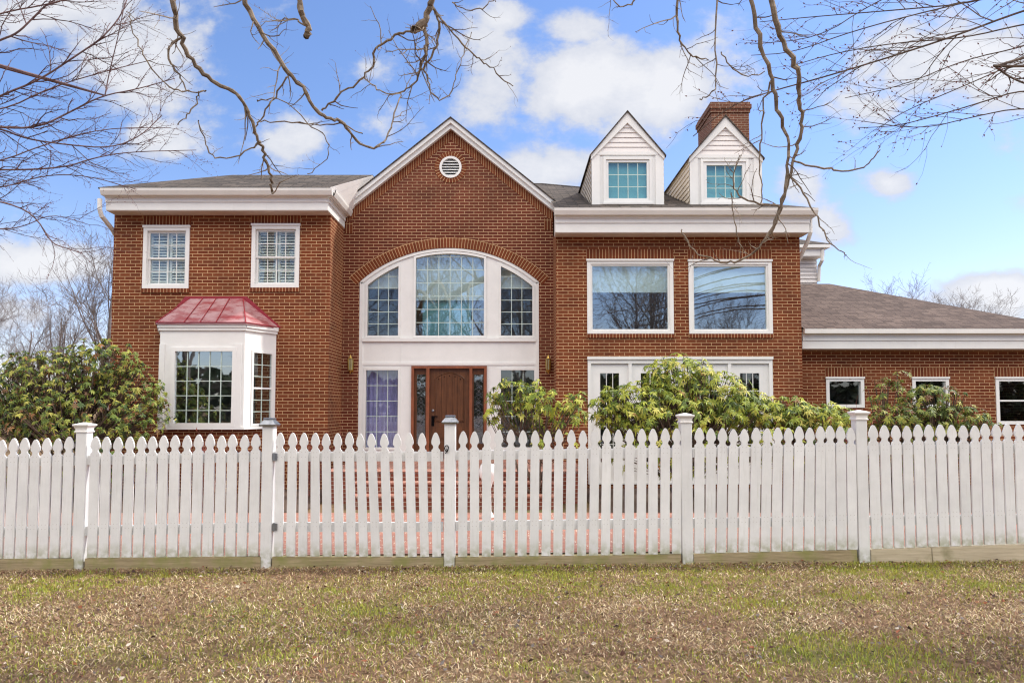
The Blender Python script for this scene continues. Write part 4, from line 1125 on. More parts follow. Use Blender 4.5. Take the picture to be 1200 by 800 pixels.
def shrub(name, label, cat, base, blobs, pal, L=.10, w=.016, per=9, dens=1.75, stem='stem', group=None, loose=0.0):
    root = empty(name, base, label, cat, group)
    lv = Leaves(); st = MB(); base = Vector(base)
    trunks = []
    nt = 5
    for (px, py, Y, rx, rz, n) in blobs:
        c = P(px, py, Y); ry_ = rx * .75; Rx, Rz = rx * Y / F, rz * Y / F; Ry = max(.25, Rx * .7)
        fork = base.lerp(c, .45) + Vector((rnd.uniform(-.1, .1), rnd.uniform(-.1, .1), rnd.uniform(-.05, .1)))
        st.tube([base + Vector((rnd.uniform(-.15, .15), rnd.uniform(-.1, .1), -.02)), base.lerp(fork, .5) + Vector((rnd.uniform(-.08, .08), 0, 0)), fork], [.03, .024, .018], 5)
        for k in range(int(n * dens)):
            while True:
                q = Vector((rnd.uniform(-1, 1), rnd.uniform(-1, 1), rnd.uniform(-1, 1)))
                if .02 < q.length < 1: break
            rr = q.length ** (.45); q = q.normalized() * rr * (1 + loose * rnd.uniform(-.2, .4))
            p = c + Vector((q.x * Rx, q.y * Ry, q.z * Rz))
            if p.z < gz(p.x, p.y) + .05: continue
            out = (q + Vector((0, -.2, .55)) + Vector((rnd.uniform(-.4, .4), rnd.uniform(-.4, .4), rnd.uniform(-.2, .4)))).normalized()
            if rnd.random() < .45:
                st.tube([fork.lerp(c, .3), fork.lerp(p, .6) + Vector((0, 0, -.03)), p - out * .05, p], [.011, .008, .005, .004], 4)
            tint = pick(pal); a0 = rnd.uniform(0, 6.28); o1 = out.orthogonal().normalized(); o2 = out.cross(o1)
            m = rnd.randint(per - 3, per + 2); tilt = rnd.uniform(-.75, .2)
            for j in range(m):
                a = a0 + 6.283 * j / m + rnd.uniform(-.2, .2)
                d = ((o1 * math.cos(a) + o2 * math.sin(a)) + out * (tilt + rnd.uniform(-.2, .3))).normalized()
                col = tint if rnd.random() < .7 else pick(pal)
                kk = rnd.uniform(.85, 1.15); col = tuple(x * kk for x in col)
                lv.leaf(p, d, out, L * rnd.uniform(.7, 1.15), w * rnd.uniform(.8, 1.2), col, droop=rnd.uniform(.0, .5))
    lv.build('foliage', M['leaf'], root); part(st.build('stem', M[stem]), root)
    return root
def gb(px, Y): return (X(px, Y, 520), Y, gz(X(px, Y, 520), Y))
shrub('rhododendron', 'large rhododendron with olive and rusty leaves at the left corner of the house', 'shrub', gb(80, 12.3),
      [(60, 455, 12.3, 60, 45, 170), (115, 425, 12.4, 45, 28, 90), (150, 465, 12.5, 40, 42, 85), (15, 470, 12.2, 45, 42, 110), (100, 490, 12.1, 95, 35, 150), (30, 428, 12.6, 30, 18, 22), (183, 468, 12.5, 12, 14, 7), (95, 535, 12.2, 90, 40, 60)], PAL_L, L=.078, w=.0155, dens=2.9, loose=.4)
shrub('rhododendron', 'open airy rhododendron with yellow green leaves right of the front door', 'shrub', gb(630, 11.7),
      [(605, 460, 11.7, 34, 17, 60), (650, 470, 11.6, 42, 15, 62), (585, 485, 11.7, 20, 18, 20), (668, 490, 11.6, 22, 12, 16), (620, 488, 11.8, 40, 16, 26), (640, 520, 11.7, 40, 18, 14)], PAL_R, L=.10, dens=1.3, loose=.45)
shrub('rhododendron', 'tall domed rhododendron with dense green leaves before the french doors', 'shrub', gb(800, 12.0),
      [(795, 440, 12.1, 40, 24, 95), (760, 470, 12.0, 52, 24, 115), (830, 462, 12.0, 52, 30, 135), (790, 487, 11.8, 75, 22, 130), (870, 480, 11.8, 45, 22, 80), (715, 478, 12.1, 26, 24, 48), (800, 525, 12.0, 100, 35, 90)], PAL_R, L=.102, loose=.4)
shrub('rhododendron', 'low spreading rhododendron with bright leaves left of the rightmost white post', 'shrub', gb(950, 11.7),
      [(915, 482, 11.7, 40, 18, 75), (955, 488, 11.6, 45, 16, 80), (985, 492, 11.6, 25, 14, 35), (930, 520, 11.7, 80, 30, 70)], PAL_R, L=.102, loose=.35)
shrub('rhododendron', 'dark leaved rhododendron in front of the middle garage window', 'shrub', gb(1095, 12.2),
      [(1095, 474, 12.2, 36, 24, 80), (1070, 492, 12.0, 45, 16, 65), (1125, 490, 12.2, 34, 16, 42), (1150, 496, 12.2, 22, 8, 14), (1090, 525, 12.2, 70, 30, 50)], PAL_D, L=.088, dens=2.2, loose=.4)
shrub('rhododendron', 'sparse leggy shrub with a leafy topmost sprig just right of the rightmost post', 'shrub', gb(1045, 12.4),
      [(1045, 462, 12.4, 26, 22, 26), (1052, 441, 12.4, 9, 6, 5), (1035, 490, 12.2, 26, 14, 30), (1050, 525, 12.3, 40, 30, 30)], PAL_D, L=.09, per=6, loose=.5)

# bare twiggy shrubs
def grow(mb, p, d, L, r, rng, n=5, wob=.25, trop=Vector((0, 0, 0)), sides=4, rend=.35):
    pts = [p]; rad = [r]; d = d.normalized()
    for k in range(n):
        d = (d + Vector((rng.gauss(0, wob), rng.gauss(0, wob), rng.gauss(0, wob))) * .6 + trop).normalized()
        pts.append(pts[-1] + d * (L / n)); rad.append(r * (1 - (1 - rend) * (k + 1) / n))
    mb.tube(pts, rad, sides); return pts, rad
def twig_shrub(name, label, base, H_, W_, n, mat, seed, leafpal=None):
    rng = random.Random(seed); root = empty(name, base, label, 'shrub'); mb = MB(); lv = Leaves()
    for k in range(n):
        d = Vector((rng.gauss(0, W_), rng.gauss(0, W_ * .6), 1))
        pts, rad = grow(mb, Vector(base) + Vector((rng.uniform(-.1, .1), rng.uniform(-.1, .1), 0)), d, H_ * rng.uniform(.7, 1.05), .008, rng, 6, .18, Vector((0, 0, .03)))
        for j in range(7):
            i = rng.randint(2, 5); dd = (pts[i] - pts[i - 1]).normalized() + Vector((rng.gauss(0, .6), rng.gauss(0, .6), rng.gauss(.1, .4)))
            q, _ = grow(mb, pts[i], dd, H_ * rng.uniform(.12, .3), .0045, rng, 4, .3)
            for z in q[1:]:
                for _k in range(2):
                    if leafpal and rng.random() < .75:
                        lv.leaf(z, Vector((rng.gauss(0, 1), rng.gauss(0, 1), rng.gauss(0, 1))).normalized(), Vector((0, 0, 1)), .045, .012, leafpal[rng.randrange(len(leafpal))])
    part(mb.build('branches', M[mat]), root)
    if leafpal: lv.build('foliage', M['leaf'], root)
REDL = [(.20, .05, .03), (.26, .09, .04), (.14, .05, .035)]
twig_shrub('barberry_shrub', 'thin red twigged shrub below the bay window', gb(245, 11.5), 1.35, .3, 11, 'redtwig', 3, REDL)
twig_shrub('barberry_shrub', 'reddish twiggy shrub against the brick wall just right of the gate hinge post', gb(362, 12.8), 1.35, .28, 16, 'redtwig', 4, REDL)
twig_shrub('bare_shrub', 'bare purplish twiggy shrub before the first garage window', gb(1000, 12.6), 1.75, .38, 22, 'redtwig', 5, [(.20, .10, .09), (.15, .08, .07)])

# ------------------------------------------------------------------ trees
def side_twigs(mb, bud, pts, rad, rng, every, L, trop, lev=1, sides=3, spread=1.0, budsize=.012, plane=None, budp=.5):
    """twigs on a polyline; each may carry twigs in turn"""
    for i in range(1, len(pts)):
        a, b = Vector(pts[i - 1]), Vector(pts[i]); seg = (b - a).length; cnt = seg / every
        k = int(cnt) + (1 if rng.random() < cnt - int(cnt) else 0)
        for j in range(k):
            t = rng.random(); p = a.lerp(b, t); ax = (b - a).normalized()
            o = Vector((rng.gauss(0, 1), rng.gauss(0, .8), rng.gauss(0, 1))); o = (o - ax * o.dot(ax))
            if o.length < .01: continue
            d = ax * rng.uniform(.4, 1.0) + o.normalized() * spread * rng.uniform(.6, 1.2)
            ll = L * rng.uniform(.35, 1.2); rr = min(rad[i] * .7, .0036 + .0034 * lev)
            q, qr = grow(mb, p, d, ll, rr, rng, 6 if lev else 4, .28, trop, sides, .4)
            if lev > 0: side_twigs(mb, bud, q, qr, rng, every * .75, ll * .42, trop, lev - 1, 3, spread, budsize, None, budp)
            if bud is not None:
                for z, z0 in zip(q[1:], q[:-1]):
                    if rng.random() < budp: bud.octa(z, (z - z0) + Vector((rng.gauss(0, .03), 0, rng.gauss(0, .03))), budsize * rng.uniform(.7, 1.5), budsize * .3)
def smooth(pts, it=2):
    for _ in range(it):
        q = [pts[0]]
        for a, b in zip(pts[:-1], pts[1:]): q += [a * .75 + b * .25, a * .25 + b * .75]
        q.append(pts[-1]); pts = q
    return pts
def traced(px, Y0, Y1, r0, r1):
    """polyline traced in the picture, laid out at its own distance; radius in metres"""
    n = len(px); pts = [P(x, y, Y0 + (Y1 - Y0) * k / (n - 1)) for k, (x, y) in enumerate(px)]
    pts = smooth(pts, 2); m = len(pts)
    return pts, [r0 + (r1 - r0) * k / (m - 1) for k in range(m)]

# tree overhead, trunk beside the camera on the left
tb = empty('overhead_tree', (-5.0, -1.0, -.05), 'grey barked tree with crooked bare branches hanging at the top centre', 'tree')
rng = random.Random(11)
trunk = MB(); crown = MB(); bud = MB()
T0 = Vector((-5.0, -1.0, -.1)); fork = Vector((-4.4, .4, 5.2))
trunk.tube(smooth([T0, T0 + Vector((.05, .1, 1.2)), T0 + Vector((.1, .3, 2.8)), fork]), [.26] + [.2] * 3 + [.18] * 20, 10)
def limb(a, b, mid, r0, r1, nm=None):
    pts = smooth([Vector(a), Vector(mid), Vector(b)], 3); m = len(pts); trunk.tube(pts, [r0 + (r1 - r0) * k / (m - 1) for k in range(m)], 8); return pts
BR = []
def br(px, Y0, Y1, w0, w1, every=.25, L=.45, lev=1):
    ym = (Y0 + Y1) / 2; pts, rad = traced(px, Y0, Y1, w0 * .38 * Y0 / F, w1 * .38 * Y1 / F)
    pts = [p + Vector((rng.gauss(0, .007), rng.gauss(0, .01), rng.gauss(0, .007))) for p in pts]; rad = [r * rng.uniform(.86, 1.2) for r in rad]; crown.tube(pts, rad, 7)
    if every: side_twigs(crown, bud, pts, rad, rng, every * .62, L * .9, Vector((0, 0, .06)), lev, 3, 1.0, .010, None, .15)
    return pts
b1 = br([(203, -45), (203, 0), (207, 30), (215, 55), (230, 80), (250, 97), (275, 108), (290, 128), (297, 150), (302, 165), (308, 175), (312, 190), (318, 208), (319, 225)], 5.2, 6.2, 8, 3.6, .32, .5)
br([(212, 45), (201, 49), (196, 60), (200, 75), (208, 86), (215, 98), (221, 108)], 5.35, 5.5, 4, 1.8, .3, .25)
br([(150, 15), (155, 35), (168, 65), (186, 92), (206, 107), (230, 108), (240, 106)], 5.3, 5.5, 1.6, 2.4, .4, .3)
br([(233, 108), (226, 128), (215, 140), (208, 145)], 5.5, 5.5, 2.2, 1.4, .2, .15, 0)
br([(233, 142), (240, 172), (255, 186), (280, 184), (302, 168)], 5.6, 5.9, 1.6, 2.8, .3, .35)
b2 = br([(278, -45), (285, 0), (305, 35), (330, 75), (345, 92), (360, 110), (372, 132), (385, 140), (402, 143), (412, 158), (425, 172), (445, 172), (456, 158), (461, 138), (470, 110)], 5.4, 6.4, 8.5, 1.8, .3, .5)
br([(337, 90), (320, 115), (305, 140), (299, 150)], 5.7, 5.9, 3, 2, .25, .4)
br([(378, 130), (398, 112), (425, 91), (437, 75), (441, 55), (460, 43), (482, 36)], 6.0, 5.6, 3, 3.6, .25, .4)
br([(302, 142), (340, 144), (372, 146), (402, 143), (425, 158)], 5.9, 6.0, 2, 2, .25, .45)
br([(300, 118), (330, 112), (365, 150), (384, 160), (386, 185), (360, 205)], 5.9, 6.0, 2, 1.3, .3, .4)
b3 = br([(347, -45), (351, 0), (356, 20), (361, 36), (360, 43)], 5.0, 5.1, 9, 9.5, 0, 0)
br([(360, 30), (350, 25), (335, 20), (325, 25)], 5.1, 5.2, 3, 1.5, .12, .35)
b4 = br([(506, -45), (506, 0), (503, 12), (497, 26), (484, 37)], 5.2, 5.3, 10, 11, 0, 0)
br([(499, 28), (500, 55), (498, 70), (492, 78)], 5.3, 5.35, 5.5, 5, .08, .35)
br([(508, 8), (514, 30), (512, 55), (502, 72), (492, 82), (490, 95), (475, 108), (455, 110), (440, 104), (428, 92)], 5.3, 5.7, 4.5, 1.6, .16, .4)
br([(512, 18), (535, 45), (550, 60), (565, 72), (580, 82), (602, 102)], 5.3, 5.6, 3, 1.5, .25, .35)
br([(497, 80), (503, 108), (518, 119), (530, 106), (536, 85), (545, 60), (552, 38)], 5.4, 5.6, 2.6, 1.2, .25, .3)
br([(530, 4), (545, 12), (565, 10), (580, 0)], 5.4, 5.5, 2, 1.4, .2, .3)
b5 = br([(874, -45), (880, 0), (890, 50), (905, 90), (908, 125), (920, 150), (925, 180), (921, 215), (914, 248), (900, 278), (880, 298), (860, 310), (835, 306), (810, 293), (798, 268)], 5.6, 6.6, 7.5, 1.8, .32, .42)
b6 = br([(896, -45), (907, 20), (920, 55), (933, 80), (937, 105), (935, 120), (941, 140), (937, 165), (928, 190), (922, 220), (913, 250), (901, 276)], 5.6, 6.4, 9, 3.5, .4, .4)
br([(927, 188), (955, 196), (985, 200), (1010, 198), (1024, 186), (1030, 176)], 6.1, 6.0, 3.4, 1.5, .4, .25)
br([(924, 205), (945, 230), (960, 260), (975, 290), (992, 298)], 6.2, 6.0, 3, 1.3, .3, .3)
br([(913, 242), (885, 238), (862, 228), (858, 205), (868, 182)], 6.3, 6.2, 3.4, 1.5, .2, .3)
br([(858, 226), (858, 255), (866, 285), (875, 297)], 6.3, 6.4, 1.8, 1.3, .25, .3)
br([(905, 92), (893, 120), (895, 150), (888, 180), (893, 215), (892, 238)], 6.0, 6.3, 3, 1.5, .3, .3)
b7 = br([(843, -45), (838, 30), (840, 100), (832, 112), (820, 117)], 5.6, 5.8, 3, 1.6, .3, .3)
b8 = br([(800, -45), (792, 10), (795, 35), (800, 55), (815, 68), (830, 70)], 5.5, 5.7, 4.5, 1.4, .16, .4)
b9 = br([(700, -30), (720, 5), (738, 8), (750, -5)], 5.5, 5.6, 2.4, 1.5, .18, .35)
b10 = br([(845, 60), (855, 80), (880, 92), (896, 85)], 5.7, 5.8, 2, 1.6, .25, .3)
# limbs above the frame that carry those branches
L1 = limb(fork, b1[0], (-3.9, 3.2, 6.6), .13, .035); limb(fork, b2[0], (-3.0, 3.4, 7.0), .13, .035)
L3 = limb(fork, (.2, 4.9, 6.7), (-1.6, 3.4, 6.6), .17, .09); limb((.2, 4.9, 6.7), (3.2, 5.6, 6.9), (1.6, 5.3, 7.0), .09, .05)
limb(L3[len(L3) // 2], b3[0], (-1.7, 4.3, 6.2), .06, .035); limb((.0, 4.8, 6.7), b4[0], (-.5, 5.1, 6.1), .06, .04)
for b_, o_x in ((b5, 1.9), (b6, 2.1), (b7, 1.5), (b8, 1.4)): limb((o_x, 5.4, 6.93), b_[0], ((o_x + b_[0].x) / 2, 5.5, 6.3), .045, .03)
limb((.9, 5.15, 6.87), b9[0], (.8, 5.4, 6.2), .03, .012)
for k in range(26):
    q = L3[rng.randrange(4, len(L3))] if k % 2 else Vector((rng.uniform(.2, 3), 5.2, 6.9))
    p_, r_ = grow(crown, q, Vector((rng.gauss(0, 1), rng.gauss(-.5, .8), rng.uniform(.4, 1.4))), rng.uniform(1, 2.4), .035, rng, 7, .22, Vector((0, 0, .03)), 5)
    side_twigs(crown, None, p_, r_, rng, .25, .6, Vector((0, 0, .04)), 1)
part(trunk.build('trunk', M['barkB']), tb); part(crown.build('crown', M['barkB']), tb); tag(part(bud.build('buds', M['bud']), tb), kind='stuff')

# left tree: fine purple twigs with buds
ta = empty('twiggy_tree', (-8.2, 6.2, -.15), 'fine twigged budding bare tree reaching in from the left edge of the view', 'tree')
rng = random.Random(21); trunk = MB(); crown = MB(); bud = MB()
T0 = Vector((-8.2, 6.2, -.2)); TF = Vector((-8.0, 6.3, 2.6)); TT = Vector((-7.8, 6.4, 6.5))
trunk.tube(smooth([T0, T0 + Vector((.05, 0, 1.5)), TF, TT, TT + Vector((.2, .2, 2))]), [.2 - .006 * k for k in range(30)][:20], 9)
def bra(px, Y0, Y1, w0, w1, zt, every=.17, L=.55):
    pts, rad = traced(px, Y0, Y1, w0 * .38 * Y0 / F, w1 * .38 * Y1 / F); crown.tube(pts, rad, 5)
    side_twigs(crown, bud, pts, rad, rng, every * .62, L, Vector((.02, 0, .012)), 1, 3, .55, .012, None, .7)
    c = pts[0]; s0 = T0.lerp(TT, min(.98, zt)); m = smooth([s0, s0.lerp(c, .5) + Vector((0, 0, .25)), c], 2)
    trunk.tube(m, [.05 + (rad[0] - .05) * k / (len(m) - 1) for k in range(len(m))], 6)
bra([(-70, 150), (0, 112), (45, 95), (90, 65), (120, 45), (143, 18), (150, -5)], 6.6, 7.0, 4, 1.6, .75)
bra([(-70, 80), (0, 47), (20, 40), (40, 20), (55, 5), (75, -5)], 6.4, 6.6, 4, 2, .8)
bra([(-70, 140), (0, 150), (45, 150), (85, 130), (120, 112), (160, 105), (205, 92)], 6.5, 7.2, 4.4, 1.2, .7)
bra([(-70, 140), (0, 150), (30, 163), (80, 170), (130, 174), (165, 160), (190, 135)], 6.5, 7.2, 3.6, 1.2, .68)
bra([(-70, 195), (0, 200), (75, 197), (110, 185), (150, 178), (230, 176)], 6.7, 7.4, 3.6, 1.0, .6)
bra([(-70, 130), (0, 132), (60, 102), (130, 82), (180, 70)], 6.9, 7.4, 3, 1.0, .74)
bra([(-70, 200), (0, 190), (50, 170), (120, 150), (200, 150)], 7.0, 7.6, 2.8, 1.0, .64)
bra([(-60, 230), (0, 235), (40, 250), (60, 285), (75, 290), (97, 297)], 6.4, 6.8, 3, 1.2, .52, .2, .5)
bra([(-60, 215), (0, 222), (50, 205), (100, 205), (160, 222)], 6.8, 7.2, 2.6, 1.0, .56)
bra([(-70, 40), (0, 15), (60, 5), (110, -10)], 6.4, 6.6, 3, 1.6, .85)
bra([(123, 112), (128, 85), (138, 45), (146, 5)], 7.0, 7.0, 2, 1.2, .8, .2, .4)
bra([(-60, 260), (0, 270), (30, 265), (60, 250), (100, 262)], 6.8, 7.2, 2.2, 1.0, .48)
part(trunk.build('trunk', M['barkA']), ta); part(crown.build('crown', M['barkA']), ta); tag(part(bud.build('buds', M['bud']), ta), kind='stuff')

# right tree: long arching budding branches
tc = empty('arching_tree', (9.2, 5.6, 0), 'bare tree with long red budded branches reaching in from upper right', 'tree')
rng = random.Random(31); trunk = MB(); crown = MB(); bud = MB()
T0 = Vector((9.2, 5.6, -.05)); TT = Vector((9.0, 5.8, 7.2))
trunk.tube(smooth([T0, T0 + Vector((-.05, .05, 1.8)), Vector((9.1, 5.7, 4)), TT, TT + Vector((-.2, .1, 2))]), [.24 - .009 * k for k in range(30)][:20], 9)
def brc(px, Y0, Y1, w0, w1, zt, every=.3, L=.7, lev=1):
    pts, rad = traced(px, Y0, Y1, w0 * .38 * Y0 / F, w1 * .38 * Y1 / F); crown.tube(pts, rad, 5)
    side_twigs(crown, bud, pts, rad, rng, every * .62, L, Vector((-.03, 0, -.005)), lev, 3, .5, .022, None, .33)
    c = pts[0]; s0 = T0.lerp(TT, min(.98, zt)); m = smooth([s0, s0.lerp(c, .5) + Vector((0, 0, .3)), c], 2)
    trunk.tube(m, [.032 + (rad[0] - .032) * k / (len(m) - 1) for k in range(len(m))], 6)
brc([(1270, -8), (1200, 12), (1120, 42), (1040, 68), (960, 92), (900, 108), (855, 124), (812, 160)], 5.6, 6.6, 4, 1.4, .85)
brc([(1270, 18), (1200, 28), (1130, 45), (1050, 50), (980, 62), (925, 78)], 5.5, 6.2, 3, 1.1, .8)
brc([(1270, 72), (1200, 78), (1164, 77)], 5.4, 5.5, 5, 4.2, .75, .2, .5)
brc([(1166, 78), (1185, 92), (1215, 103)], 5.5, 5.5, 3.5, 3, .75, .2, .4)
brc([(1270, 112), (1200, 104), (1150, 120), (1100, 135), (1050, 148), (1005, 150)], 5.7, 6.4, 3, 1.0, .7)
brc([(1270, 135), (1200, 125), (1140, 137), (1080, 152), (1010, 142)], 6.0, 6.4, 2.6, 1.0, .68)
brc([(1270, -40), (1200, -12), (1100, 10), (1000, 36), (930, 62), (880, 65)], 5.6, 6.2, 3, 1.0, .9)
brc([(1240, -30), (1150, 3), (1050, 12), (950, 20), (890, 26)], 5.8, 6.2, 3, 1.0, .9)
brc([(1270, 30), (1200, 55), (1130, 70), (1060, 100), (990, 115)], 6.0, 6.5, 2.6, 1.0, .8)
brc([(1270, 60), (1200, 70), (1120, 105), (1060, 130), (1030, 150)], 6.2, 6.6, 2.4, 1.0, .76)
brc([(1100, -30), (1020, 5), (960, 45), (880, 52)], 5.8, 6.2, 2.2, 1.0, .95)
part(trunk.build('trunk', M['barkC']), tc); part(crown.build('crown', M['barkC']), tc); tag(part(bud.build('buds', M['bud']), tc), kind='stuff')

# free-standing bare trees
def bare_tree_meshes(seed, Ht, nl=10, spread=.55, up=.06, twr=1.0):
    rng = random.Random(seed); tr = MB(); cr = MB(); r0 = Ht * .02
    pts, rad = grow(tr, Vector((0, 0, -.2)), Vector((rng.gauss(0, .04), rng.gauss(0, .04), 1)), Ht * .8, r0, rng, 10, .07, Vector((0, 0, .05)), 8, .12)
    for k in range(nl):
        i = rng.randint(3, 9); a = k * 2.4 + rng.uniform(-.4, .4); d = Vector((math.cos(a) * spread, math.sin(a) * spread, rng.uniform(.45, 1.0)))
        L = Ht * rng.uniform(.28, .5) * (1.15 - i * .055); p1, r1 = grow(tr, pts[i], d, L, rad[i] * .6, rng, 7, .16, Vector((0, 0, up)), 6, .15)
        for j in range(8):
            i1 = rng.randint(2, 7); dd = (p1[i1] - p1[i1 - 1]).normalized() + Vector((rng.gauss(0, .5), rng.gauss(0, .5), rng.gauss(.15, .4)))
            p2, r2 = grow(cr, p1[i1], dd, L * rng.uniform(.3, .6), max(.008, r1[i1] * .6), rng, 6, .2, Vector((0, 0, up)), 4, .25)
            for q in range(6):
                i2 = rng.randint(1, 6); d2 = (p2[i2] - p2[i2 - 1]).normalized() + Vector((rng.gauss(0, .55), rng.gauss(0, .55), rng.gauss(.1, .4)))
                p3, r3 = grow(cr, p2[i2], d2, L * rng.uniform(.15, .32), max(.006, r2[i2] * .55), rng, 4, .22, Vector((0, 0, up)), 3, .4)
                for s_ in range(4):
                    i3 = rng.randint(1, 4); d3 = (p3[i3] - p3[i3 - 1]).normalized() + Vector((rng.gauss(0, .6), rng.gauss(0, .6), rng.gauss(.1, .4)))
                    grow(cr, p3[i3], d3, L * rng.uniform(.07, .16), .006 * twr, rng, 3, .25, Vector((0, 0, up)), 3, .5)
    return tr.mesh('trunk', M['barkF']), cr.mesh('crown', M['barkF'])
TM = [bare_tree_meshes(41, 9), bare_tree_meshes(42, 9, 12, .45), bare_tree_meshes(43, 9, 9, .75), bare_tree_meshes(44, 9, 14, .5, .09)]
def bare_tree(k, loc, h, rz, label, group, name='bare_tree'):
    root = empty(name, loc, label, 'tree', group); root.rotation_euler = (0, 0, rz); root.scale = (h / 9,) * 3
    for me, nm in zip(TM[k], ('trunk', 'crown')):
        o = bpy.data.objects.new(nm, me); COL.objects.link(o); o.parent = root
    return root
def bt(k, px, py, Y, rz, label, group):
    x = X(px, Y, 470); h = (Z(py, Y, px) + .1) / .98; return bare_tree(k, (x, Y, -.1), h, rz, label, group)
gL = 'bare trees beyond the left side of the house'
bt(3, 124, 285, 27, .3, 'tall narrow bare tree hugging the left edge of the brick house', gL)
bt(1, 72, 335, 33, 1.2, 'mid height bare tree behind the left rhododendron, second in from the house', gL)
bt(2, 28, 352, 30, 2.2, 'wide branching bare tree behind the left rhododendron, third from the house', gL)
bt(0, -30, 330, 35, .5, 'bare tree at the very left picture edge, behind the fence', gL)
gR = 'far bare trees beyond the garage roof'
bt(2, 1062, 337, 48, .9, 'far bare tree top, nearest the house over the garage roof', gR)
bt(0, 1115, 350, 50, 2.9, 'far bare tree top over the garage roof, second from the left', gR)
bt(1, 1155, 347, 52, 4.0, 'far bare tree top over the right end of the garage roof', gR)
# trees across the lawn, facing the house: they show in the window panes
lab = 'bare tree across the lawn, seen only mirrored in the window panes'
for k, (x, y, h, rz) in enumerate([(-9.5, -9, 11, .2), (-5.0, -13, 13, 1.7), (-1.2, -9, 12, 2.6), (2.5, -15, 12, 3.9), (6.6, -9, 11, 5.0), (8.4, -12, 12, 2.2), (12, -16, 9, .9), (-15, -15, 13, 2.0), (17, -22, 10, 3.0), (-22, -20, 14, 1.0), (1, -26, 15, 4.4)]):
    bare_tree(k % 4, (x, y, -.05), h, rz, lab, 'bare trees reflected in the windows')

wd = Leaves(); wr_ = random.Random(77)
for k in range(9000):
    x = wr_.uniform(-95, 95); y = -46 - 14 * wr_.random()
    top = 4.6 + 3.2 * mnoise.noise(Vector((x * .09, 2.2, 0))) + 1.8 * mnoise.noise(Vector((x * .33, 5.2, 0)))
    z = top * wr_.random() ** .8
    c = ((.05, .06, .03), (.075, .06, .045), (.035, .045, .022))[k % 3]; b = wr_.uniform(.6, 1.4)
    wd.leaf(Vector((x, y, z - .1)), Vector((wr_.gauss(0, 1), wr_.gauss(0, 1), wr_.gauss(.3, .6))).normalized(), Vector((wr_.gauss(0, .5), 1, wr_.gauss(0, .5))).normalized(), 1.3, .5, tuple(q * b for q in c))
tag(wd.build('distant_woods', M['litter']), kind='stuff')

# ------------------------------------------------------------------ grass and litter
g_rng = np.random.default_rng(5)
def patch(x, y):
    return mnoise.noise(Vector((x * .75, y * 1.1, 3.1))) * .6 + mnoise.noise(Vector((x * 2.6, y * 2.6, 7.7))) * .45 + mnoise.noise(Vector((x * .28 + 4, y * .4, 1.2))) * .5
GP = []
for (px, py, rx_, wg_) in [(980, 765, .42, 2.0), (940, 775, .3, .8), (1000, 700, .35, .8), (870, 712, .5, .6), (700, 740, .3, .5), (800, 690, .5, .6), (430, 712, .35, .7), (470, 740, .35, .6), (520, 700, .4, .6), (60, 680, .7, .9), (200, 672, .5, .7), (620, 676, .9, .6), (820, 676, .8, .7), (1040, 668, .7, 1.4), (1150, 690, .5, .6), (1060, 790, .3, .6), (330, 765, .25, .5), (640, 785, .25, .5), (380, 690, .3, .5)]:
    d = ray(px, py); kk = (CZ + .04) / -d.z; GP.append((d.x * kk, d.y * kk, rx_, wg_))
def gpatch(x, y): return max(w * math.exp(-(((x - a) / r) ** 2 + ((y - b) / (r * .7)) ** 2)) for a, b, r, w in GP)
def blades(n, xr, yr, name, lmul=1.0):
    V = []; Fc = []; Cc = []
    xs_ = g_rng.uniform(*xr, n); yu_ = g_rng.random(n); ys_ = yr[0] + (yr[1] - yr[0]) * yu_ ** .8
    rr = g_rng.random((n, 8))
    for i in range(n):
        x, y = xs_[i], ys_[i]
        if abs(x) > .80 * y + 1.3 and name == 'grass' and y > 0: pass
        fn = mnoise.noise(Vector((x * 55, y * 38, 2.2)))
        if fn < -.1 and rr[i, 6] < .92: continue
        u = .45 * patch(x, y) + 1.1 * gpatch(x, y) * (.6 + .9 * mnoise.noise(Vector((x * 7, y * 7, 9.1)))) + .01 * x
        r = rr[i]
        green = r[0] < max(.10, min(.95, .24 + u * 1.6))
        if green:
            L = (.016 + .03 * r[1]) * lmul; wd = .0026; lay = .25 + .75 * r[2]
            b = .65 + .8 * r[3]; c = (.22 * b + .16 * r[4], .29 * b + .04 * r[4], .055 * b)
        else:
            L = (.02 + .042 * r[1]) * lmul; wd = .0026; lay = 1.2 + 2.2 * r[2]
            b = .42 + .9 * r[3]; q = .25 * mnoise.noise(Vector((x * 60, y * 40, 11.3))) + .35 * mnoise.noise(Vector((x * 2.2, y * 2.2, 15.3))) + 1.3 * (r[4] - .5)
            if q > .42: c = (.72 * b, .60 * b, .40 * b)
            elif q > .05: c = (.48 * b, .36 * b, .195 * b)
            elif q > -.3: c = (.36 * b, .22 * b, .135 * b)
            else: c = (.22 * b, .125 * b, .085 * b)
        a = 6.283 * r[5]; z = gz(x, y) + .001 + (0 if green else .016 * r[6])
        dx, dy = math.cos(a), math.sin(a); hz = L / math.hypot(1, lay); ho = hz * lay
        px_, py_ = -dy * wd, dx * wd; k = len(V)
        V += [(x - px_, y - py_, z), (x + px_, y + py_, z), (x + dx * ho * .55 + px_ * .8, y + dy * ho * .55 + py_ * .8, z + hz * .7), (x + dx * ho * .55 - px_ * .8, y + dy * ho * .55 - py_ * .8, z + hz * .7), (x + dx * ho, y + dy * ho, z + hz * (.85 if green else .35))]
        Fc += [(k, k + 1, k + 2, k + 3), (k + 3, k + 2, k + 4)]; Cc += [c, c]
    l = Leaves(); l.v = V; l.f = Fc; l.c = Cc
    return l
gl = blades(290000, (-6.6, 6.6), (3.4, 6.97), 'grass')
g2 = blades(26000, (-12, 12), (-1, 6.96), 'grass_far', 1.2)
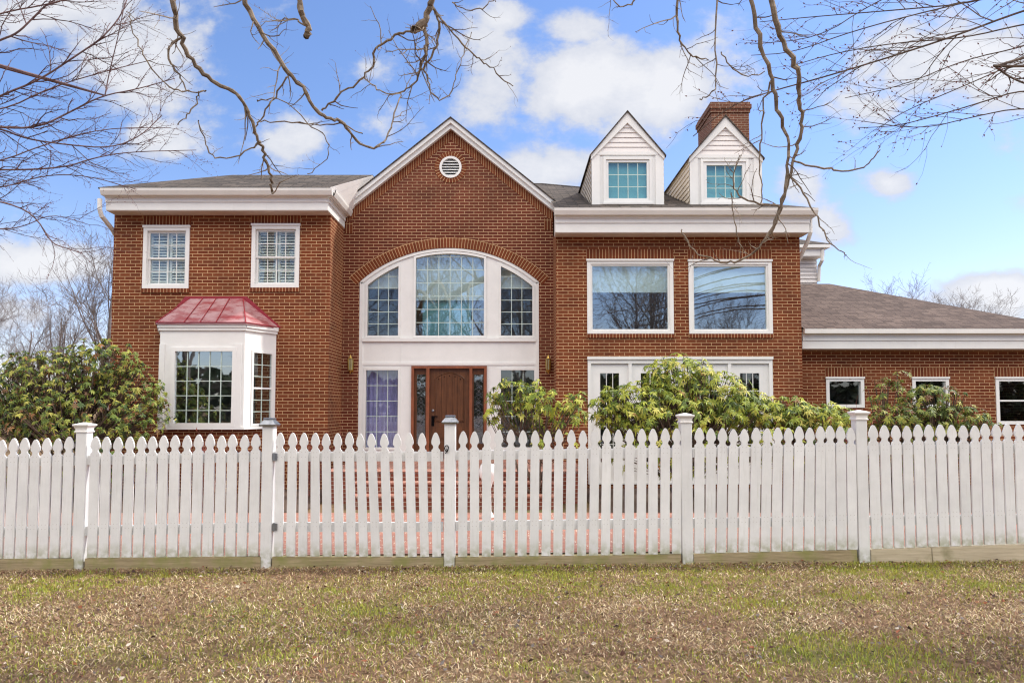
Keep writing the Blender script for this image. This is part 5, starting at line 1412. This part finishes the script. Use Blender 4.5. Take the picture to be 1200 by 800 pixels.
off = len(gl.v); gl.v += g2.v; gl.f += [tuple(i + off for i in f) for f in g2.f]; gl.c += g2.c
tag(gl.build('grass', M['grass']), kind='stuff')
ll = Leaves(); lr = random.Random(9)
LP = [(.20, .10, .055), (.30, .19, .12), (.12, .055, .036), (.085, .05, .042), (.28, .10, .05), (.52, .45, .36), (.20, .17, .155), (.10, .06, .05)]
for k in range(6000):
    y = 3.3 + 3.66 * lr.random() ** .8; x = lr.uniform(-1, 1) * (.82 * y + .8)
    if gpatch(x, y) > .4 and lr.random() < .6: continue
    if k % 9 == 0: y = lr.uniform(6.7, 6.96)
    a = lr.uniform(0, 6.28); c = LP[lr.randrange(len(LP))]; b = lr.uniform(.55, 1.15)
    sz = lr.choice([.016, .02, .024, .028, .034, .042]) if lr.random() < .96 else .05
    ll.leaf(Vector((x, y, gz(x, y) + lr.uniform(.016, .034))), Vector((math.cos(a), math.sin(a), lr.gauss(.05, .3))).normalized(), Vector((lr.gauss(0, .35), lr.gauss(0, .35), 1)), sz, sz * lr.uniform(.2, .42), tuple(q * b for q in c), fold=lr.uniform(-.5, .8), droop=lr.uniform(-.2, .3))
tag(ll.build('fallen_leaves', M['litter']), kind='stuff')

# ------------------------------------------------------------------ sky, sun
W = bpy.data.worlds.new('World'); scene.world = W; W.use_nodes = True; W.cycles.sampling_method = 'MANUAL'; W.cycles.sample_map_resolution = 2048
t = NT(W.node_tree); W.node_tree.nodes.clear()
sv = Vector((.62, .17, .77)).normalized(); elv = math.asin(sv.z); rot = math.atan2(sv.x, sv.y)
sky = t.n('ShaderNodeTexSky', sky_type='NISHITA', sun_disc=False, sun_elevation=elv, sun_rotation=rot, altitude=100, air_density=1.1, dust_density=.6, ozone_density=2.0)
geo = t.n('ShaderNodeTexCoord').outputs['Generated']
sep = t.n('ShaderNodeSeparateXYZ'); t.l(geo, sep.inputs[0])
yab = t.math('MAXIMUM', t.math('ABSOLUTE', sep.outputs[1]), .08)
u = t.math('DIVIDE', sep.outputs[0], yab); v_ = t.math('DIVIDE', sep.outputs[2], yab)
cmb = t.n('ShaderNodeCombineXYZ'); t.l(u, cmb.inputs[0]); t.l(t.math('MULTIPLY', v_, 1.35), cmb.inputs[1]); t.l(t.math('MULTIPLY', sep.outputs[1], .2), cmb.inputs[2])
uv3 = cmb.outputs[0]
nz = t.noise(uv3, 4.6, 10, .62); nz2 = t.noise(uv3, 1.6, 4, .5)
CL = [(150, 55, 100, 75, 1), (90, 10, 110, 50, 1), (175, 168, 50, 30, .8), (345, 172, 40, 32, .7), (440, 75, 45, 25, .45), (575, 95, 60, 75, 1), (700, 105, 130, 62, 1.1), (640, 195, 85, 36, .9), (675, 32, 50, 26, .8), (785, 105, 60, 40, .8), (590, 20, 40, 30, .7),
      (1140, 80, 110, 75, .95), (1050, 215, 42, 24, .85), (935, 215, 36, 26, .75), (975, 272, 44, 28, .8), (45, 312, 75, 22, .9), (20, 372, 90, 24, .8), (1165, 342, 110, 24, 1.1), (1080, 352, 60, 10, .6), (1030, 125, 50, 26, .6), (400, 330, 60, 20, .5)]
acc = None
for (px, py, rx, ry_, wgt) in CL:
    d = ray(px, py); cu_, cv = d.x / d.y, d.z / d.y
    a = t.math('POWER', t.math('MULTIPLY', t.math('SUBTRACT', u, cu_), F / rx), 2); b = t.math('POWER', t.math('MULTIPLY', t.math('SUBTRACT', v_, cv), F / ry_), 2)
    e_ = t.math('MULTIPLY', t.math('EXPONENT', t.math('MULTIPLY', t.math('ADD', a, b), -.9)), wgt)
    acc = e_ if acc is None else t.math('MAXIMUM', acc, e_)
back = t.n('ShaderNodeMapRange', interpolation_type='SMOOTHSTEP'); t.l(sep.outputs[1], back.inputs[0]); back.inputs[1].default_value = .02; back.inputs[2].default_value = -.25
high = t.n('ShaderNodeMapRange', interpolation_type='SMOOTHSTEP'); t.l(v_, high.inputs[0]); high.inputs[1].default_value = .36; high.inputs[2].default_value = .75
fill_cloud = t.math('MULTIPLY', back.outputs[0], high.outputs[0])
acc = t.math('ADD', t.math('MULTIPLY', acc, t.math('SUBTRACT', 1, t.math('MULTIPLY', back.outputs[0], .4))), t.math('MULTIPLY', fill_cloud, .75))
dens = t.math('ADD', t.math('MULTIPLY', acc, .92), t.math('MULTIPLY', t.math('SUBTRACT', nz, .47), 2.6))
dens = t.math('ADD', dens, t.math('MULTIPLY', t.math('SUBTRACT', nz2, .5), .3))
mr = t.n('ShaderNodeMapRange', interpolation_type='SMOOTHSTEP'); t.l(dens, mr.inputs[0]); mr.inputs[1].default_value = .28; mr.inputs[2].default_value = .72
cloud = t.math('MULTIPLY', mr.outputs[0], .93)
shade = t.ramp(t.math('ADD', t.math('MULTIPLY', dens, .5), t.math('MULTIPLY', nz, .35)), [(.32, (2.2, 2.34, 2.7)), (.72, (3.3, 3.3, 3.36))])
shade = t.mix(fill_cloud, shade, (14.0, 12.9, 11.7))  # bright unseen clouds added behind the camera as fill for the front
lowf = t.n('ShaderNodeMapRange', interpolation_type='SMOOTHSTEP'); t.l(v_, lowf.inputs[0]); lowf.inputs[1].default_value = .05; lowf.inputs[2].default_value = .5
skyc = t.mix(1, sky.outputs[0], t.mix(lowf.outputs[0], (.68, .63, .75), (.58, .64, .79)), 'MULTIPLY')
SKYNODE = t.mix(cloud, skyc, shade)
bg = t.n('ShaderNodeBackground'); t.l(SKYNODE, bg.inputs[0]); bg.inputs[1].default_value = .13
wo = t.n('ShaderNodeOutputWorld'); t.l(bg.outputs[0], wo.inputs[0])
sd = bpy.data.lights.new('sun', 'SUN'); sd.energy = 2.2; sd.angle = R(2.5); sd.color = (1, .955, .88)
so = bpy.data.objects.new('sun', sd); COL.objects.link(so); so.rotation_euler = (-sv).to_track_quat('-Z', 'Y').to_euler()

# ------------------------------------------------------------------ output settings
scene.view_settings.view_transform = 'Standard'; scene.view_settings.look = 'None'; scene.view_settings.gamma = 1; scene.view_settings.use_curve_mapping = False
scene.view_settings.exposure = 1.1
scene.render.engine = 'CYCLES'
scene.cycles.filter_width = 1.2; scene.cycles.use_denoising = True; scene.cycles.use_adaptive_sampling = False; scene.cycles.sample_clamp_indirect = 4; scene.cycles.max_bounces = 6; scene.cycles.transparent_max_bounces = 12
